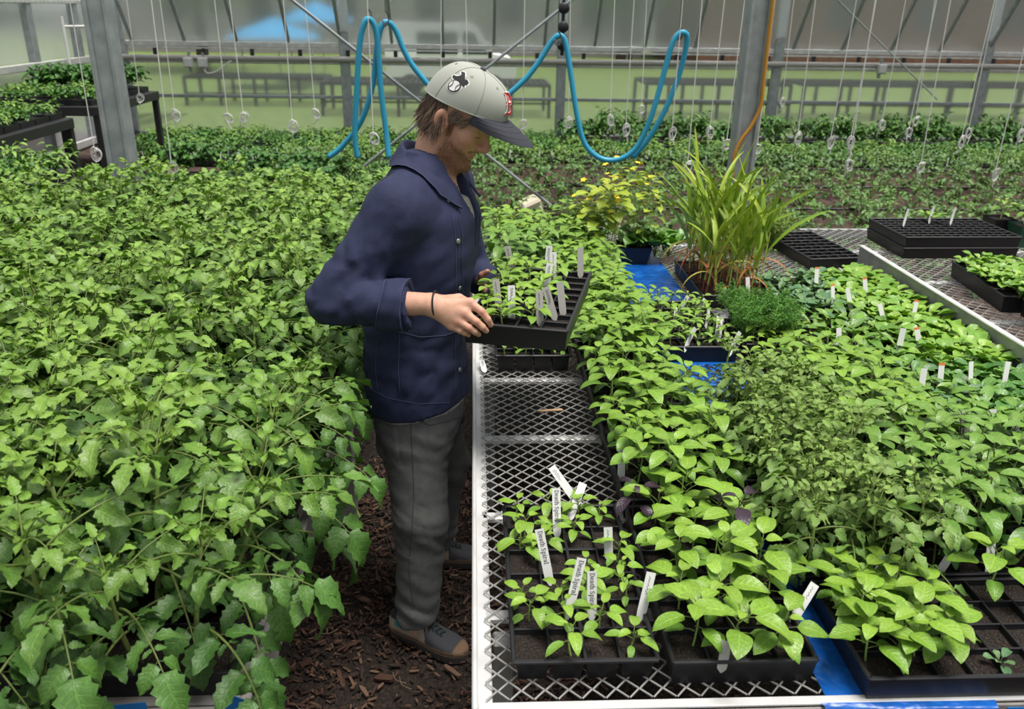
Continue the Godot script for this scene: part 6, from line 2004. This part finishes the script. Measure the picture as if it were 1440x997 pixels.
func build_cap() -> void:
	var t := thing("baseball_cap", "grey baseball cap with dark brim and red letter B", "cap", hc)
	t.basis = Basis(hf, hu, hr)
	var grey := tri_mat(noise_tex(0.2, [[0, lin(.35, .365, .325)], [1, lin(.42, .435, .39)]], 61, 128, 2), 9.0, 0.9, null, 0.1, false)
	var n := 72
	for pn in 6:
		var mb := MB.new()
		var rows := []
		for k in 15:
			var row := []
			for s in 13:
				var u := s / 12.0
				row.append(crown((pn + u) * PI / 3.0, k / 14.0, 0.0014 * sin(u * PI) - 0.0004))
			rows.append(row)
		mb.grid(rows)
		mi(mb.mesh(), grey, "panel", t)
		var sm := MB.new(); var pts := []
		for k in 15: pts.append(crown(pn * PI / 3.0, k / 14.0, 0.0))
		sm.tube(PackedVector3Array(pts), f1(0.0011), 5); mi(sm.mesh(), mat(lin(.29, .30, .27), 0.9), "seam", t)
		var ey := MB.new()
		var ep := []
		var ctr := crown((pn + 0.5) * PI / 3.0, 0.62, 0.001)
		for s in 11: ep.append(ctr + (crown((pn + 0.5) * PI / 3.0 + 0.05 * cos(TAU * s / 10), 0.62 + 0.022 * sin(TAU * s / 10), 0.001) - ctr))
		ey.tube(PackedVector3Array(ep), f1(0.0008), 4, false); mi(ey.mesh(), mat(lin(.27, .28, .25), 0.9), "eyelet", t)
	# rim tape
	var rt := MB.new(); var rp := []
	for s in 61: rp.append(crown(TAU * s / 60, 0.0, 0.0))
	rt.tube(PackedVector3Array(rp), f1(0.0018), 5, false); mi(rt.mesh(), grey, "edge", t)
	var bt := MB.new(); bt.lathe(PackedVector2Array([Vector2(0, 0.006), Vector2(0.006, 0.0052), Vector2(0.009, 0.002), Vector2(0.0095, -0.002)]), 14, Transform3D(Basis.IDENTITY, crown(0, 1.0, 0.0)))
	var dark := tri_mat(noise_tex(0.2, [[0, lin(.022, .024, .034)], [1, lin(.034, .036, .050)]], 62, 128, 2), 9.0, 0.8, null, 0.1, false)
	mi(bt.mesh(), dark, "button", t)
	# brim
	var br := MB.new()
	for side in [1.0, -1.0]:
		var rows := []
		for k in 9:
			var v := k / 8.0
			var row := []
			for s in 25:
				var u := lerpf(-1.0, 1.0, s / 24.0)
				var fi := u * 1.08
				var i0 := crown(fi, 0.0, 0.0)
				var reach := 0.100 * pow(maxf(0.0, 1.0 - pow(absf(u), 2.6)), 0.55)
				var p := i0 + Vector3(reach * v, -0.012 * v * v - 0.006 * u * u * v, 0)
				p.y += side * 0.0016 * (1.0 if v < 0.99 else 0.2)
				p.y -= 0.008 * pow(absf(u), 2.0) * v
				row.append(p)
			rows.append(row)
		br.grid(rows, side > 0)
	var brim := mi(br.mesh(), dark, "brim", t)
	for q in [0.25, 0.5, 0.75]:
		var st := MB.new(); var pts := []
		for s in 25:
			var u := lerpf(-0.97, 0.97, s / 24.0)
			var reach := 0.100 * pow(maxf(0.0, 1.0 - pow(absf(u), 2.6)), 0.55)
			var p := crown(u * 1.08, 0.0, 0.0) + Vector3(reach * q, -0.012 * q * q - 0.014 * u * u * q + 0.0017, 0)
			pts.append(p)
		st.tube(PackedVector3Array(pts), f1(0.0005), 4); mi(st.mesh(), mat(lin(.05, .052, .07), 0.9), "stitching", brim)
	# red letter B with a white border on the front
	for layer in 2:
		var rad := 0.0062 if layer == 0 else 0.0042
		var lift := 0.0012 if layer == 0 else 0.0026
		var mb := MB.new()
		var strokes := [[[-0.016, -0.030], [-0.016, 0.0], [-0.016, 0.030]], [[-0.024, 0.030], [0.0, 0.030], [0.012, 0.028], [0.019, 0.020], [0.018, 0.008], [0.008, 0.001], [-0.014, 0.0]], [[-0.014, 0.0], [0.010, -0.001], [0.021, -0.009], [0.021, -0.021], [0.013, -0.029], [0.0, -0.031], [-0.024, -0.030]], [[-0.025, 0.004], [-0.010, 0.004]], [[-0.025, -0.005], [-0.010, -0.005]], [[-0.025, 0.034], [-0.025, 0.026]], [[-0.025, -0.034], [-0.025, -0.026]], [[0.002, 0.022], [0.002, 0.010]], [[0.003, -0.010], [0.003, -0.022]]]
		for st in strokes:
			var pts := []
			for p in st: pts.append(crown(-p[0] / 0.115, 0.36 + p[1] / 0.165, lift))
			var thin: float = rad * (0.55 if st.size() == 2 else 1.0)
			mb.tube(spline(pts, 4), f1(thin), 8, true, 0.45, Vector3(1, 0.3, 0))
		mi(mb.mesh(), mat(lin(.72, .71, .68), 0.9) if layer == 0 else mat(lin(.42, .015, .02), 0.85), "letter_border" if layer == 0 else "letter_b", t)
	# side emblem: dark bird over a white ball
	var em := Vector2(1.80, 0.42)
	var map := func(a: float, b: float, lift: float) -> Vector3: return crown(em.x - a / 0.095, em.y + b / 0.155, lift)
	var bird := PackedVector2Array([Vector2(-0.020, 0.026), Vector2(-0.006, 0.029), Vector2(0.004, 0.020), Vector2(0.010, 0.012), Vector2(0.018, 0.014), Vector2(0.025, 0.010), Vector2(0.026, 0.003), Vector2(0.020, -0.001), Vector2(0.024, -0.008), Vector2(0.014, -0.006), Vector2(0.004, -0.002), Vector2(-0.008, -0.004), Vector2(-0.022, -0.002), Vector2(-0.026, 0.005), Vector2(-0.016, 0.006), Vector2(-0.010, 0.011), Vector2(-0.008, 0.018)])
	emblem(t, map, grown(bird, 0.0035), 0.0011, mat(lin(.74, .74, .72), 0.9), "emblem_border")
	emblem(t, map, bird, 0.0022, mat(lin(.02, .02, .022), 0.8), "emblem_bird")
	var ball := PackedVector2Array()
	for s in 20: ball.append(Vector2(0.0, -0.017) + Vector2(cos(TAU * s / 20), sin(TAU * s / 20)) * 0.0165)
	emblem(t, map, grown(ball, 0.0025), 0.0012, mat(lin(.74, .74, .72), 0.9), "emblem_border")
	emblem(t, map, ball, 0.0024, mat(lin(.03, .03, .03), 0.8), "ball_outline")
	emblem(t, map, grown(ball, -0.0028), 0.0031, mat(lin(.76, .76, .74), 0.9), "emblem_ball")
	for s in [-1.0, 1.0]:
		var mb := MB.new(); var pts := []
		for k in 7:
			var a := lerpf(-0.9, 0.9, k / 6.0)
			pts.append(map.call(s * (0.0175 - 0.0115 * cos(a)), -0.017 + 0.0120 * sin(a), 0.0036))
		mb.tube(PackedVector3Array(pts), f1(0.0009), 4); mi(mb.mesh(), mat(lin(.04, .03, .03), 0.8), "ball_stitching", t)

func grown(poly: PackedVector2Array, by: float) -> PackedVector2Array:
	var o := Geometry2D.offset_polygon(poly, by, Geometry2D.JOIN_ROUND)
	return o[0]

func emblem(parent: Node3D, map: Callable, poly: PackedVector2Array, lift: float, m: Material, called: String) -> void:
	var mb := MB.new()
	var tr := Geometry2D.triangulate_polygon(poly)
	for p in poly: mb.vert(map.call(p.x, p.y, lift), p)
	var flip := false
	for k in range(0, tr.size(), 3):
		mb.tri(tr[k], tr[k + 1], tr[k + 2])
	for k in poly.size():
		var p := poly[k]; var q := poly[(k + 1) % poly.size()]
		mb.face(map.call(p.x, p.y, lift), map.call(p.x, p.y, 0.0), map.call(q.x, q.y, 0.0), map.call(q.x, q.y, lift))
	mi(mb.mesh(), m, called, parent)

func build_held_tray() -> void:
	# near-right corner at (0.245, 1.16, -2.045), turned a little clockwise
	var yaw := deg_to_rad(-14.0)
	var b := Basis(Vector3.UP, yaw)
	var c := Vector3(0.242, 1.102, -2.020) + b * Vector3(-0.14, 0, -0.27)
	cell_tray("black tray of pepper seedlings held by the man", "tray", "", Transform3D(b, c), 0.28, 0.54, 0.06, 4, 9, true)
	var pr := []
	for k in 5: pr.append(proto_pepper(800 + k, 0.04 + 0.008 * (k % 3), 6 + k % 2, 0.044, 0.54, Color(.34, .56, .06), Color(.22, .45, .05), Color(.3, .44, .12)))
	var n := 0
	for a in 8:
		for s in 4:
			if s == 3 and a > 0: continue
			if s == 3 and a == 0: continue
			if rng.randf() < 0.12: continue
			var p := b * Vector3(-0.105 + s * 0.068 + rr(-.012, .012), 0.045, 0.225 - a * 0.062 + rr(-.012, .012)) + c
			copy(pr[rng.randi() % 5], "pepper_seedling", "pepper seedling in held tray, %s row from man's hand, %s from left" % [ordinal(a), ordinal(s)], "seedling", "seedlings in the held tray", Transform3D(Basis.from_euler(Vector3(rr(-.1, .1), rr(0, TAU), rr(-.1, .1))).scaled(Vector3.ONE * rr(0.9, 1.25)), p))
			n += 1
	var tags := [[720, 430, "~", 0.02, "white label with faint writing in the held tray's near left cells"], [766, 395, "~", -0.15, "tall white label in the middle of the held tray"], [778, 378, "~", 0.0, "white label just right of the tallest in the held tray"], [703, 420, "~", 0.12, "grey weathered label at the held tray's left side"], [760, 438, "~", 0.04, "grey label with smudged writing near the held tray's front"], [782, 430, "~", 0.3, "grey tilted label near the held tray's front right"], [800, 425, "", 0.12, "grey blank label leaning at the held tray's right side"], [833, 366, "", 0.02, "grey label at the far right corner of the held tray"], [722, 368, "~", 0.2, "small grey label at the held tray's far left"], [768, 368, "~", -0.1, "white label furthest back in the held tray"]]
	for q in tags:
		var foot := py(q[0], q[1] + 14, 1.16); foot.y = 1.142
		var lo := b.inverse() * (foot - c)
		foot = c + b * Vector3(clampf(lo.x, -0.125, 0.108), lo.y, clampf(lo.z, -0.25, 0.25))
		plant_tag(foot, 0.0, -0.2, q[3], 0.1, q[4], q[2], 0.0, "labels in the held tray", M.tag if "white" in q[4] else M.tag_grey)
	for o in pr: o.free()
